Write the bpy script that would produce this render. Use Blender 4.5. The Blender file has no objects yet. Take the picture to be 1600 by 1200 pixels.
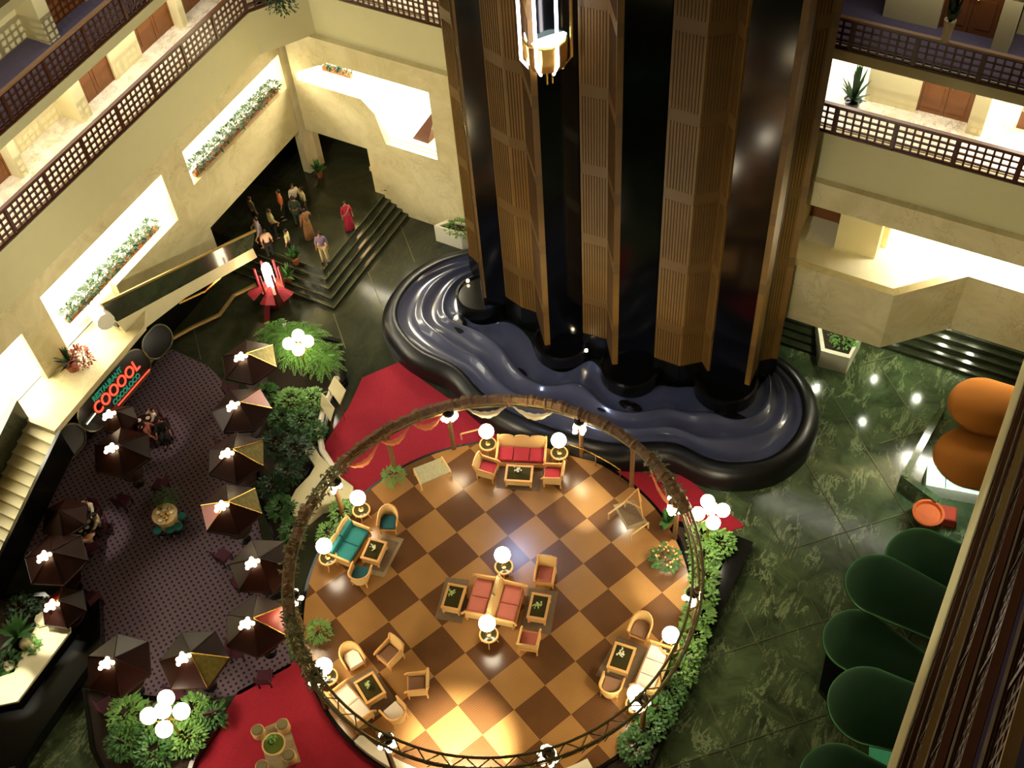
import bpy, bmesh, math, random
from math import pi, sin, cos, radians as RD, atan2, hypot
from mathutils import Vector, Matrix
rnd = random.Random(7)
scn = bpy.context.scene
COL = scn.collection
# ------------------------------------------------------------------ survey: camera fitted to the parquet grid and the wall lines
FPX, HC = 1880.0, 37.0
RM = Matrix(((0.88620381, -0.33170775, 0.32343899), (0.45979586, 0.71535388, -0.52617164), (-0.05683812, 0.61501122, 0.78646718)))
def ray(a, b): return RM @ Vector(((a-800)/FPX, -(b-600)/FPX, -1.0))
CAMP = Vector((0, 0, HC))
def PZ(a, b, z=0.0):
    d = ray(a, b); return CAMP + d*((z-HC)/d.z)
def PX(a, b, x):
    d = ray(a, b); return CAMP + d*(x/d.x)
def PY(a, b, y):
    d = ray(a, b); return CAMP + d*(y/d.y)
def ANG(p, q, z): # world heading from pixel p to pixel q on height z
    a, b = PZ(*p, z), PZ(*q, z); return atan2(b.y-a.y, b.x-a.x)
def P2(pts, z): return [tuple(PZ(x, y, z)[:2]) for x, y in pts]
ZP = 0.45   # parquet height

# ------------------------------------------------------------------ materials
def lin(c):
    return tuple(((v/255)/12.92 if v/255 <= .04045 else ((v/255+.055)/1.055)**2.4) for v in c)
MATS = {}
def newmat(name):
    m = bpy.data.materials.new(name); m.use_nodes = True
    MATS[name] = m
    nt = m.node_tree; b = nt.nodes['Principled BSDF']
    return m, nt, b
def mat(name, rgb, rough=.6, metal=0., var=.12, scale=6., bump=0., emit=0., coat=0., trans=0., alpha=1., emc=None, spec=None):
    m, nt, b = newmat(name)
    c = lin(rgb)
    b.inputs['Roughness'].default_value = rough
    b.inputs['Metallic'].default_value = metal
    b.inputs['Coat Weight'].default_value = coat
    b.inputs['Transmission Weight'].default_value = trans
    b.inputs['Alpha'].default_value = alpha
    if spec is not None: b.inputs['Specular IOR Level'].default_value = spec
    if emit:
        b.inputs['Emission Color'].default_value = (*(lin(emc) if emc else c), 1)
        b.inputs['Emission Strength'].default_value = emit
    if var > 0 or bump > 0:
        tc = nt.nodes.new('ShaderNodeTexCoord'); n = nt.nodes.new('ShaderNodeTexNoise')
        n.inputs['Scale'].default_value = scale; n.inputs['Detail'].default_value = 4
        nt.links.new(tc.outputs['Object'], n.inputs['Vector'])
        r = nt.nodes.new('ShaderNodeMix'); r.data_type = 'RGBA'
        r.inputs['A'].default_value = (*[max(0, v*(1-var)) for v in c], 1)
        r.inputs['B'].default_value = (*[min(1, v*(1+var)) for v in c], 1)
        nt.links.new(n.outputs['Fac'], r.inputs['Factor'])
        nt.links.new(r.outputs['Result'], b.inputs['Base Color'])
        if bump > 0:
            bp = nt.nodes.new('ShaderNodeBump'); bp.inputs['Strength'].default_value = bump
            bp.inputs['Distance'].default_value = .02
            nt.links.new(n.outputs['Fac'], bp.inputs['Height']); nt.links.new(bp.outputs['Normal'], b.inputs['Normal'])
    else:
        b.inputs['Base Color'].default_value = (*c, 1)
    return m
def ramp(nt, fac, stops):
    r = nt.nodes.new('ShaderNodeValToRGB')
    e = r.color_ramp.elements
    while len(e) < len(stops): e.new(.5)
    for i, (p, c) in enumerate(stops):
        e[i].position = p; e[i].color = (*lin(c), 1)
    nt.links.new(fac, r.inputs['Fac']); return r.outputs['Color']
def marble(name, base, dark, vein, rough, scale=.55, veinw=.05, tile=None):
    m, nt, b = newmat(name)
    tc = nt.nodes.new('ShaderNodeTexCoord'); mp = nt.nodes.new('ShaderNodeMapping')
    nt.links.new(tc.outputs['Object'], mp.inputs['Vector'])
    n1 = nt.nodes.new('ShaderNodeTexNoise'); n1.inputs['Scale'].default_value = scale; n1.inputs['Detail'].default_value = 8; n1.inputs['Roughness'].default_value = .65
    n1.inputs['Distortion'].default_value = 1.2
    nt.links.new(mp.outputs['Vector'], n1.inputs['Vector'])
    c1 = ramp(nt, n1.outputs['Fac'], [(.35, dark), (.62, base)])
    n2 = nt.nodes.new('ShaderNodeTexNoise'); n2.inputs['Scale'].default_value = scale*1.6; n2.inputs['Detail'].default_value = 9; n2.inputs['Roughness'].default_value = .7
    n2.inputs['Distortion'].default_value = .6
    mp2 = nt.nodes.new('ShaderNodeMapping'); mp2.inputs['Scale'].default_value = (1.5, .55, 1); mp2.inputs['Rotation'].default_value = (0, 0, .3)
    nt.links.new(tc.outputs['Object'], mp2.inputs['Vector']); nt.links.new(mp2.outputs['Vector'], n2.inputs['Vector'])
    sb = nt.nodes.new('ShaderNodeMath'); sb.operation = 'SUBTRACT'; sb.inputs[1].default_value = .5
    nt.links.new(n2.outputs['Fac'], sb.inputs[0])
    ab = nt.nodes.new('ShaderNodeMath'); ab.operation = 'ABSOLUTE'; nt.links.new(sb.outputs[0], ab.inputs[0])
    n3 = nt.nodes.new('ShaderNodeTexNoise'); n3.inputs['Scale'].default_value = scale*1.1
    nt.links.new(mp.outputs['Vector'], n3.inputs['Vector'])
    th = nt.nodes.new('ShaderNodeMapRange'); th.inputs['From Min'].default_value = .45; th.inputs['From Max'].default_value = .75
    th.inputs['To Min'].default_value = .0001; th.inputs['To Max'].default_value = veinw
    nt.links.new(n3.outputs['Fac'], th.inputs['Value'])
    dv = nt.nodes.new('ShaderNodeMath'); dv.operation = 'DIVIDE'
    nt.links.new(ab.outputs[0], dv.inputs[0]); nt.links.new(th.outputs['Result'], dv.inputs[1])
    lt = nt.nodes.new('ShaderNodeMath'); lt.operation = 'SUBTRACT'; lt.use_clamp = True; lt.inputs[0].default_value = 1
    nt.links.new(dv.outputs[0], lt.inputs[1])
    mx = nt.nodes.new('ShaderNodeMix'); mx.data_type = 'RGBA'
    nt.links.new(lt.outputs[0], mx.inputs['Factor']); nt.links.new(c1, mx.inputs['A']); mx.inputs['B'].default_value = (*lin(vein), 1)
    nt.links.new(mx.outputs['Result'], b.inputs['Base Color'])
    b.inputs['Roughness'].default_value = rough
    return m
M_cream = marble('cream_marble', (222, 210, 165), (205, 190, 140), (170, 158, 112), .45, .7, .02)
M_plaster = mat('cream_plaster', (226, 214, 164), .8, var=.04, scale=2)
M_fascia = mat('balcony_plaster', (206, 198, 150), .85, var=.04, scale=2)
M_corfloor = marble('corridor_marble', (238, 226, 205), (205, 190, 160), (170, 150, 120), .35, 1.6, .05)
M_corcarpet = mat('corridor_carpet', (92, 84, 110), .95, var=.15, scale=9)
M_green = marble('green_marble', (84, 100, 66), (50, 62, 42), (134, 146, 106), .12, .7, .07)
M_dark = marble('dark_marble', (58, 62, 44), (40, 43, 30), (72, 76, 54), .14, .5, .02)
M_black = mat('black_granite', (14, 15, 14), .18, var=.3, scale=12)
M_black2 = mat('black_lacquer', (10, 10, 11), .3, var=.2)
M_joint = mat('brass_joint', (92, 92, 56), .5, .3)
M_redcarpet = mat('red_carpet', (160, 24, 44), .95, var=.25, scale=14, bump=.2)
M_wood = mat('dark_rail_wood', (74, 36, 22), .35, var=.25, scale=8)
M_door = mat('door_wood', (126, 76, 34), .45, var=.2, scale=3)
M_handrail = mat('brass_handrail', (168, 140, 82), .3, .6)
M_railtop = mat('brown_handrail', (92, 56, 34), .3, var=.2)
M_railtan = mat('tan_handrail', (150, 112, 78), .4, var=.2)
M_rattan = mat('rattan', (226, 172, 100), .5, var=.2, scale=40, bump=.3)
M_rattan2 = mat('pale_rattan', (222, 186, 120), .5, var=.2, scale=40, bump=.3)
M_cred = mat('crimson_cushion', (172, 44, 52), .9, var=.1)
M_cteal = mat('teal_cushion', (34, 120, 118), .9, var=.12)
M_cteal2 = mat('dark_teal_cushion', (18, 84, 92), .9, var=.12)
M_cpink = mat('pink_cushion', (196, 112, 92), .9, var=.08)
M_cwhite = mat('white_cushion', (240, 232, 215), .9, var=.05)
M_cbrown = mat('brown_cushion', (134, 98, 70), .9, var=.12)
M_glass = mat('dark_table_glass', (62, 56, 30), .08, var=.3, scale=5)
M_rug = mat('beige_rug', (158, 140, 104), .95, var=.35, scale=18)
M_rug2 = mat('grey_brown_rug', (118, 98, 72), .95, var=.3, scale=16)
M_rug3 = mat('pale_green_mat', (178, 172, 128), .95, var=.35, scale=12)
M_bark = mat('carved_wood', (118, 84, 44), .7, var=.5, scale=9, bump=.8)
M_ring = mat('olive_timber', (126, 112, 66), .6, var=.4, scale=7, bump=.5)
M_drape = mat('orange_drape', (206, 120, 74), .8, var=.2)
M_drape2 = mat('cream_drape', (206, 196, 158), .8, var=.2)
M_leafA = mat('leaf_light', (104, 150, 66), .55, var=.35, scale=3)
M_leafB = mat('leaf_mid', (58, 104, 42), .55, var=.35, scale=3)
M_leafC = mat('leaf_dark', (30, 66, 30), .5, var=.35, scale=3)
M_soil = mat('soil', (52, 38, 26), .95)
M_trunk = mat('plant_stem', (104, 76, 46), .8)
M_terra = mat('terracotta', (150, 84, 48), .7)
M_white = mat('white_marble', (236, 230, 205), .4, var=.05)
M_stone = mat('pale_stone', (214, 204, 160), .6, var=.1, scale=2)
M_canopy = mat('copper_lacquer', (36, 13, 7), .35, var=.35, scale=3, spec=.3)
M_canopyp = mat('gold_lit_lattice_panel', (120, 108, 50), .35, .3, var=.6, scale=9)  # the light on one facet is put into this gold-green colour
M_canopyr = mat('red_lacquer_panel', (150, 40, 26), .3, var=.25, scale=3)
M_brass = mat('brass', (200, 160, 84), .25, .9, var=.1)
M_water = mat('fountain_stone', (80, 84, 104), .2, var=.22, scale=1.2, coat=.5)
M_shaft = mat('shaft_glass', (8, 9, 12), .12, var=.2, scale=1)
M_globe = mat('globe_lamp', (255, 248, 232), .4, var=0, emit=20, emc=(255, 240, 210))
M_globe2 = mat('small_bulb', (255, 244, 220), .4, var=0, emit=24, emc=(255, 232, 190))
M_globe3 = mat('umbrella_bulb', (255, 240, 210), .4, var=0, emit=9, emc=(255, 226, 180))
M_down = mat('downlight', (255, 250, 230), .4, var=0, emit=60, emc=(255, 250, 224))
M_tube = mat('cabin_light_tube', (255, 255, 255), .4, var=0, emit=12, emc=(255, 244, 250))
M_orange = mat('orange_awning_fabric', (182, 112, 34), .95, var=.08, scale=30)
M_greena = mat('green_awning_fabric', (22, 58, 28), 1.0, var=.2, scale=30)
M_teal_light = mat('lit_display_glass', (190, 240, 215), .3, var=.1, emit=2.0, emc=(190, 245, 215))
M_skin = mat('skin', (176, 112, 78), .6, var=.05)
M_hair = mat('dark_hair', (24, 16, 12), .6)
M_neon_r = mat('red_neon', (255, 84, 60), .5, var=0, emit=2.2, emc=(255, 70, 48))
M_neon_g = mat('green_neon', (50, 150, 120), .5, var=0, emit=.55, emc=(40, 150, 115))
M_neon_w = mat('white_neon', (240, 240, 210), .5, var=0, emit=1.3, emc=(240, 240, 205))
M_greena.node_tree.nodes['Principled BSDF'].inputs['Sheen Weight'].default_value = 1.0
M_greena.node_tree.nodes['Principled BSDF'].inputs['Sheen Tint'].default_value = (.25, .8, .3, 1)
M_greena.node_tree.nodes['Principled BSDF'].inputs['Sheen Roughness'].default_value = .3
M_fascia2 = mat('shaded_fascia', (92, 72, 52), .8, var=.08)  # same paint as balcony_plaster, with the upper levels' shade put into the colour
def cloth(name, rgb): return MATS.get(name) or mat(name, rgb, .85, var=.1)

def mat_parquet():
    m, nt, b = newmat('parquet')
    tc = nt.nodes.new('ShaderNodeTexCoord')
    ch = nt.nodes.new('ShaderNodeTexChecker'); ch.inputs['Scale'].default_value = 1.0
    nt.links.new(tc.outputs['Object'], ch.inputs['Vector'])
    ch.inputs['Color1'].default_value = (1, 1, 1, 1); ch.inputs['Color2'].default_value = (0, 0, 0, 1)
    w = nt.nodes.new('ShaderNodeTexWave'); w.inputs['Scale'].default_value = 6; w.inputs['Distortion'].default_value = 3; w.inputs['Detail'].default_value = 3
    nt.links.new(tc.outputs['Object'], w.inputs['Vector'])
    n = nt.nodes.new('ShaderNodeTexNoise'); n.inputs['Scale'].default_value = 1.0
    nt.links.new(tc.outputs['Object'], n.inputs['Vector'])
    ad = nt.nodes.new('ShaderNodeMix'); ad.data_type = 'FLOAT'; ad.inputs['Factor'].default_value = .6
    nt.links.new(w.outputs['Fac'], ad.inputs['A']); nt.links.new(n.outputs['Fac'], ad.inputs['B'])
    la = ramp(nt, ad.outputs['Result'], [(.3, (152, 110, 60)), (.7, (174, 130, 76))])
    da = ramp(nt, ad.outputs['Result'], [(.3, (90, 60, 34)), (.7, (112, 76, 44))])
    mx = nt.nodes.new('ShaderNodeMix'); mx.data_type = 'RGBA'
    nt.links.new(ch.outputs['Fac'], mx.inputs['Factor']); nt.links.new(la, mx.inputs['A']); nt.links.new(da, mx.inputs['B'])
    nt.links.new(mx.outputs['Result'], b.inputs['Base Color'])
    b.inputs['Roughness'].default_value = .22
    return m
M_parquet = mat_parquet()
def mat_dotcarpet():
    m, nt, b = newmat('dotted_carpet')
    tc = nt.nodes.new('ShaderNodeTexCoord'); v = nt.nodes.new('ShaderNodeTexVoronoi')
    v.inputs['Scale'].default_value = 5.2; v.inputs['Randomness'].default_value = 0.0
    mp = nt.nodes.new('ShaderNodeMapping'); mp.inputs['Rotation'].default_value = (0, 0, .5)
    nt.links.new(tc.outputs['Object'], mp.inputs['Vector']); nt.links.new(mp.outputs['Vector'], v.inputs['Vector'])
    c = ramp(nt, v.outputs['Distance'], [(.24, (26, 16, 28)), (.34, (104, 84, 94))])
    nt.links.new(c, b.inputs['Base Color']); b.inputs['Roughness'].default_value = .95
    return m
M_dots = mat_dotcarpet()
def mat_ribs():
    m, nt, b = newmat('ribbed_bronze_cladding')
    g = nt.nodes.new('ShaderNodeNewGeometry'); sp = nt.nodes.new('ShaderNodeSeparateXYZ')
    nt.links.new(g.outputs['Position'], sp.inputs[0])
    mod = nt.nodes.new('ShaderNodeMath'); mod.operation = 'MODULO'; mod.inputs[1].default_value = 3.23
    nt.links.new(sp.outputs['Z'], mod.inputs[0])
    lt = nt.nodes.new('ShaderNodeMath'); lt.operation = 'LESS_THAN'; lt.inputs[1].default_value = .5
    nt.links.new(mod.outputs[0], lt.inputs[0])
    n = nt.nodes.new('ShaderNodeTexNoise'); n.inputs['Scale'].default_value = .8
    nt.links.new(g.outputs['Position'], n.inputs['Vector'])
    c = ramp(nt, n.outputs['Fac'], [(.3, (116, 86, 26)), (.7, (134, 98, 32))])
    mx = nt.nodes.new('ShaderNodeMix'); mx.data_type = 'RGBA'
    nt.links.new(lt.outputs[0], mx.inputs['Factor']); nt.links.new(c, mx.inputs['A']); mx.inputs['B'].default_value = (*lin((112, 82, 28)), 1)
    nt.links.new(mx.outputs['Result'], b.inputs['Base Color']); b.inputs['Roughness'].default_value = .5
    return m
M_ribs = mat_ribs()
M_groove = mat('cladding_groove', (92, 64, 22), .8)

# ------------------------------------------------------------------ mesh builder
class MB:
    def __init__(s): s.v = []; s.f = []
    def add(s, vs, fs):
        o = len(s.v); s.v += [tuple(q) for q in vs]; s.f += [tuple(i+o for i in t) for t in fs]; return s
    def box(s, cx, cy, cz, sx, sy, sz, rz=0, M=None):
        vs = []
        for dz in (-.5, .5):
            for dx, dy in ((-.5, -.5), (.5, -.5), (.5, .5), (-.5, .5)):
                x, y = dx*sx, dy*sy
                vs.append((cx+x*cos(rz)-y*sin(rz), cy+x*sin(rz)+y*cos(rz), cz+dz*sz))
        if M: vs = [M @ Vector(q) for q in vs]
        return s.add(vs, [(3, 2, 1, 0), (4, 5, 6, 7), (0, 1, 5, 4), (1, 2, 6, 5), (2, 3, 7, 6), (3, 0, 4, 7)])
    def rbox(s, cx, cy, cz, sx, sy, sz, b=.03, rz=0): # box with chamfered top rim (cushions)
        def ring(k, z): return [(cx+(dx*(sx/2-k))*cos(rz)-(dy*(sy/2-k))*sin(rz), cy+(dx*(sx/2-k))*sin(rz)+(dy*(sy/2-k))*cos(rz), z) for dx, dy in ((-1, -1), (1, -1), (1, 1), (-1, 1))]
        R = [ring(b*.6, cz-sz/2), ring(0, cz-sz/2+b*.6), ring(0, cz+sz/2-b), ring(b*.4, cz+sz/2-b*.3), ring(b*1.2, cz+sz/2)]
        vs = sum(R, []); n = len(R)
        fs = [(3, 2, 1, 0), tuple(4*(n-1)+i for i in range(4))]
        for k in range(n-1):
            for i in range(4): j = (i+1) % 4; fs.append((4*k+i, 4*k+j, 4*k+4+j, 4*k+4+i))
        return s.add(vs, fs)
    def prism(s, poly, z0, z1):
        n = len(poly)
        vs = [(x, y, z0) for x, y in poly]+[(x, y, z1) for x, y in poly]
        return s.add(vs, [tuple(range(n-1, -1, -1)), tuple(range(n, 2*n))]+[(i, (i+1) % n, n+(i+1) % n, n+i) for i in range(n)])
    def face(s, pts): return s.add(pts, [tuple(range(len(pts)))])
    def slab(s, pts, t): # thick planar polygon in 3D
        a, b, c = Vector(pts[0]), Vector(pts[1]), Vector(pts[2]); n = (b-a).cross(c-a).normalized()*t
        m = len(pts); vs = [Vector(p) for p in pts]+[Vector(p)-n for p in pts]
        return s.add(vs, [tuple(range(m)), tuple(range(2*m-1, m-1, -1))]+[(i, m+i, m+(i+1) % m, (i+1) % m) for i in range(m)])
    def tube(s, pts, r, n=6, closed=False, flat=1.0):
        P = [Vector(p) for p in pts]; N = len(P); vs = []; rr = r if isinstance(r, (list, tuple)) else [r]*N
        up = Vector((0, 0, 1))
        for i, p in enumerate(P):
            a = P[(i-1) % N] if (closed or i > 0) else p; b = P[(i+1) % N] if (closed or i < N-1) else p
            t = (b-a).normalized() if (b-a).length > 1e-9 else up
            u = t.cross(up) if abs(t.z) < .95 else t.cross(Vector((1, 0, 0)))
            u.normalize(); w = u.cross(t).normalized()
            for k in range(n):
                an = 2*pi*k/n; vs.append(p+u*cos(an)*rr[i]+w*sin(an)*rr[i]*flat)
        fs = []
        for i in range(N if closed else N-1):
            j = (i+1) % N
            for k in range(n): l = (k+1) % n; fs.append((i*n+k, i*n+l, j*n+l, j*n+k))
        if not closed: fs += [tuple(range(n-1, -1, -1)), tuple((N-1)*n+k for k in range(n))]
        return s.add(vs, fs)
    def lathe(s, prof, cx=0, cy=0, n=20, sx=1., sy=1.):
        vs = []
        for r, z in prof:
            for k in range(n): a = 2*pi*k/n; vs.append((cx+r*cos(a)*sx, cy+r*sin(a)*sy, z))
        fs = []
        for i in range(len(prof)-1):
            for k in range(n): l = (k+1) % n; fs.append((i*n+k, i*n+l, i*n+n+l, i*n+n+k))
        fs.append(tuple(range(n-1, -1, -1))); fs.append(tuple((len(prof)-1)*n+k for k in range(n)))
        return s.add(vs, fs)
    def ball(s, c, r, n=12, sz=1.):
        prof = [(max(.001, r*sin(pi*i/(n//2+2))), c[2]-r*sz*cos(pi*i/(n//2+2))) for i in range(n//2+3)]
        return s.lathe(prof, c[0], c[1], n)
    def obj(s, name, m, parent=None, loc=None, smooth=False, rz=0):
        me = bpy.data.meshes.new(name); me.from_pydata(s.v, [], s.f)
        bm = bmesh.new(); bm.from_mesh(me)
        if smooth: bmesh.ops.remove_doubles(bm, verts=bm.verts, dist=1e-4)
        bmesh.ops.recalc_face_normals(bm, faces=bm.faces); bm.to_mesh(me); bm.free()
        if isinstance(m, (list, tuple)):
            for q in m: me.materials.append(q)
        else: me.materials.append(m)
        if smooth:
            for p in me.polygons: p.use_smooth = True
        o = bpy.data.objects.new(name, me); COL.objects.link(o)
        if parent: o.parent = parent
        if loc is not None: o.location = loc
        if rz: o.rotation_euler.z = rz
        return o
def autosmooth(o, a=40):
    pass
def tag(o, label, cat, group=None, kind=None):
    if label: o['label'] = label
    if cat: o['category'] = cat
    if group: o['group'] = group
    if kind: o['kind'] = kind
    return o
def thing(name, label, cat, loc=(0, 0, 0), rz=0, group=None):
    o = bpy.data.objects.new(name, None); COL.objects.link(o)
    o.empty_display_size = .2; o.location = loc; o.rotation_euler = (0, 0, rz)
    return tag(o, label, cat, group)
def struct(name, mb, m, smooth=False, loc=None):
    o = mb.obj(name, m, smooth=smooth, loc=loc); o['kind'] = 'structure'; return o
def kids(o): return [c for c in bpy.data.objects if c.parent == o]
def dup(root, loc, rz=0, label=None, group=None, scale=None):
    ch = {o: kids(o) for o in [root]+kids(root)}
    r = root.copy(); COL.objects.link(r); r.location = loc; r.rotation_euler = (0, 0, rz)
    if label: r['label'] = label
    if group: r['group'] = group
    if scale: r.scale = (scale,)*3
    for c in ch[root]:
        d = c.copy(); COL.objects.link(d); d.parent = r
        for g in ch.get(c, kids(c)):
            e = g.copy(); COL.objects.link(e); e.parent = d
    return r
def holed(mb, axis, c0, c1, u0, u1, z0, z1, holes):
    us = sorted({u0, u1, *[v for h in holes for v in h[:2] if u0 < v < u1]})
    zs = sorted({z0, z1, *[v for h in holes for v in h[2:] if z0 < v < z1]})
    for a, b in zip(us, us[1:]):
        for c, d in zip(zs, zs[1:]):
            mu, mz = (a+b)/2, (c+d)/2
            if any(h[0] < mu < h[1] and h[2] < mz < h[3] for h in holes): continue
            if axis == 'x': mb.box((c0+c1)/2, mu, mz, abs(c1-c0), b-a, d-c)
            else: mb.box(mu, (c0+c1)/2, mz, b-a, abs(c1-c0), d-c)
    return mb
def unit(a): return Vector((cos(a), sin(a), 0))
# ================================================================== SETTING
XL, YF, XR = -28.6, 31.5, 1.73
# ground
b = MB(); b.box(-14, 13, -.15, 60, 60, .3); struct('floor', b, M_green)
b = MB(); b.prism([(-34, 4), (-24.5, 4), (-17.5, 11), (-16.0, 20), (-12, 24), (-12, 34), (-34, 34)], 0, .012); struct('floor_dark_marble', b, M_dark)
# brass joints let into the floor
b = MB()
def joint(p, q, z=.016, w=.035):
    d = Vector((q[0]-p[0], q[1]-p[1])); L = d.length
    b.box((p[0]+q[0])/2, (p[1]+q[1])/2, z, L, w, .012, atan2(d.y, d.x))
for c, x0, x1 in ((25.56, -6.2, 1.6), (28.86, -3.5, 1.6), (22.3, -4.2, 1.6), (19.0, -4.2, 1.6), (15.7, -4.2, 1.6), (12.4, -3.6, 1.6)):
    joint((x0, c-x0), (x1, c-x1))
for c, x0, x1 in ((34.6, -3.9, -2.0), (29.6, -1.6, .2), (25.4, -3.0, 1.6), (21.4, -4.2, 1.6), (17.2, -4.2, 1.6)):
    joint((x0, c+x0), (x1, c+x1))
for p, q in (((575, 425), (606, 502)), ((521, 490), (540, 545)), ((625, 350), (648, 410)), ((302, 510), (314, 562))):
    joint(PZ(*p)[:2], PZ(*q)[:2])
struct('trim_1', b, M_joint)
# walls with openings
b = MB()
holed(b, 'x', XL-.35, XL, 1, 30.98, 3.36, 8.5, [(24.42, 30.85, 5.72, 7.4), (16.35, 23.1, 5.05, 7.36), (16.35, 19.3, 4.3, 5.06), (8.5, 15.1, 4.3, 6.8)])
b.box(XL-.17, 23.3, 2.6, .35, 2.35, 1.55)
b.prism([(-28.95, 30.98), (-28.6, 30.98), (-28.38, 31.5), (-28.38, 31.85), (-28.95, 31.85)], 0.9, 8.5)
struct('wall_left', b, M_cream)
b = MB(); holed(b, 'x', -29.5, -29.2, 1, 24.4, 0, 4.0, []); struct('wall_restaurant', b, M_black)
def fy(b, pts, t=.35, y=YF): # vertical polygon in the far wall plane
    b.slab([(x, y, z) for x, z in pts], -t)
b = MB()
fy(b, [(-28.4, 3.36), (-25.07, 3.36), (-25.07, 6.05), (-28.4, 6.05)])
fy(b, [(-25.07, 3.36), (-24.2, 3.36), (-24.2, 3.99), (-24.52, 5.47), (-25.07, 6.05)])
fy(b, [(-25.26, 0), (-24.2, 0), (-24.2, 3.36), (-25.26, 3.36)])
fy(b, [(-24.2, 0), (-16, 0), (-16, 3.99), (-24.2, 3.99)])
fy(b, [(-21.72, 3.99), (-16, 3.99), (-16, 7.43), (-21.72, 7.43)])
fy(b, [(-28.4, 7.43), (2.1, 7.43), (2.1, 8.5), (-28.4, 8.5)])
fy(b, [(-28.4, 6.05), (-28.2, 6.05), (-28.2, 6.43), (-26.4, 7.43), (-28.4, 7.43)])
b.box(-22.6, YF-.06, 3.95, 3.3, .16, .14)
struct('wall_far', b, M_cream)
# mezzanine behind the openings
b = MB(); b.box(-31.3, 19, 4.2, 4.8, 28, .2); b.box(-20.7, 34.2, 3.8, 24.4, 5, .2); struct('floor_mezzanine', b, M_white)
b = MB(); b.box(-33.6, 19, 6.3, .3, 34, 4.4); b.box(-16, 36.6, 6.3, 36, .3, 5); b.box(-31.3, 5.2, 6.3, 4.8, .3, 4.4); b.box(-21.5, 34.3, 5.9, .25, 4.4, 4.0)
struct('wall_mezzanine_back', b, M_white)
b = MB(); b.box(-31.2, 19, 8.4, 5, 34, .2); b.box(-14, 34.2, 8.4, 34, 5, .2); struct('ceiling_mezzanine', b, M_white)
b = MB(); p = [PZ(*q, 3.95) for q in ((640, 222), (667, 229))]
b.slab([PY(683, 165, 32.6), PY(640, 222, 31.9), PY(667, 229, 31.9), PY(686, 203, 32.6)], .15); struct('trim_2', b, M_wood)
# recessed white court with red panel (left mezzanine window)
o = MB().box(0, 0, 0, .08, .55, .8).obj('framed_panel', M_cred, loc=PX(216, 323, -33.3)); tag(o, 'small maroon framed panel on the white wall behind the long window planter', 'picture')
# landing, stairs and ramp along the left wall
b = MB(); b.prism([(-28.6, 13.3), (-26.84, 13.4), (-27.0, 18.6), (-27.5, 19.3), (-28.6, 19.3)], 4.05, 4.3); struct('floor_landing', b, M_cream)
sf = thing('staircase', 'pale stone staircase going down from the landing at left edge', 'stairs', (0, 0, 0))
b = MB()
for k in range(13):
    y1 = 13.35-.36*k; z1 = 4.3-.175*(k+1); b.box(-27.5-.0*k, y1-.18, z1-.2, 1.65, .362, .4)
b.obj('steps', M_stone, sf)
MB().slab([(-26.7, 13.45, 4.36), (-26.7, 13.45, 3.0), (-26.7, 8.4, .7), (-26.7, 8.4, 1.95)], .12).obj('stringer', M_black, sf)
b = MB()
pts = [PX(18, 636, -28.35), PX(55, 680, -28.35), PX(-14, 842, -28.35), PX(-60, 790, -28.35)]
b.slab([(-28.35, 13.45, 5.35), (-28.35, 13.45, 4.25), (-28.35, 8.4, 1.8), (-28.35, 8.4, 2.9)], .3)
b.obj('balustrade', M_dark, sf)
rp = thing('escalator', 'sloping dark escalator with pale stringer running down beside the left wall', 'escalator', (0, 0, 0))
b = MB(); XS = -27.45
b.slab([PX(160, 478, XS), PX(183, 503, XS), PX(395, 388, XS), PX(398, 362, XS)], .12); b.obj('balustrade', M_dark, rp)
b = MB(); b.slab([PX(183, 503, XS), PX(205, 530, XS), PX(290, 465, XS), PX(402, 402, XS), PX(395, 388, XS)], .2); b.obj('stringer', M_stone, rp)
b = MB(); b.tube([PX(158, 476, XS-.05), PX(399, 360, XS-.05)], .06); b.obj('handrail', M_handrail, rp)
b = MB(); A0, A1 = PX(183, 503, XS), PX(395, 388, XS)
for k in range(20):
    t = (k+.5)/20; q = A0.lerp(A1, t); b.box(-28.02, q.y, q.z-.12, 1.0, (A1.y-A0.y)/20*1.02, .3)
b.obj('treads', M_black2, rp)
b = MB(); b.tube([PX(152, 488, XS-.5), PX(166, 503, XS+.2)], .33, 10); b.obj('newel_cap', M_white, rp)
# entry hall
b = MB()
for k in range(5):
    b.box((-33-23.68-.275*k)/2, (25.06+.275*k+36)/2, .09+.18*k, (-23.68-.275*k+33), 36-(25.06+.275*k), .18)
es = b.obj('entrance_steps', M_dark); tag(es, None, None, kind='structure')
b = MB()
for k in range(5):
    x, y, z = -23.68-.275*k, 25.06+.275*k, .18*(k+1)
    b.box((x-28)/2, y+.02, z+.004, x+28, .035, .012); b.box(x-.02, (y+31.5)/2, z+.004, .035, 31.5-y, .012)
struct('trim_3', b, M_joint)
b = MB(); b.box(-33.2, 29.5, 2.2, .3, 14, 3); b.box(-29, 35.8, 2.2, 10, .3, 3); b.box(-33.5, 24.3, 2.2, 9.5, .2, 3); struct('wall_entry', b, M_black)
b = MB(); b.prism([(-33.3, 22.2), (-28.97, 22.2), (-28.97, 31.88), (-24.3, 31.88), (-24.3, 36), (-33.3, 36)], 3.4, 3.6); struct('ceiling_entry', b, M_black)
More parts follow.
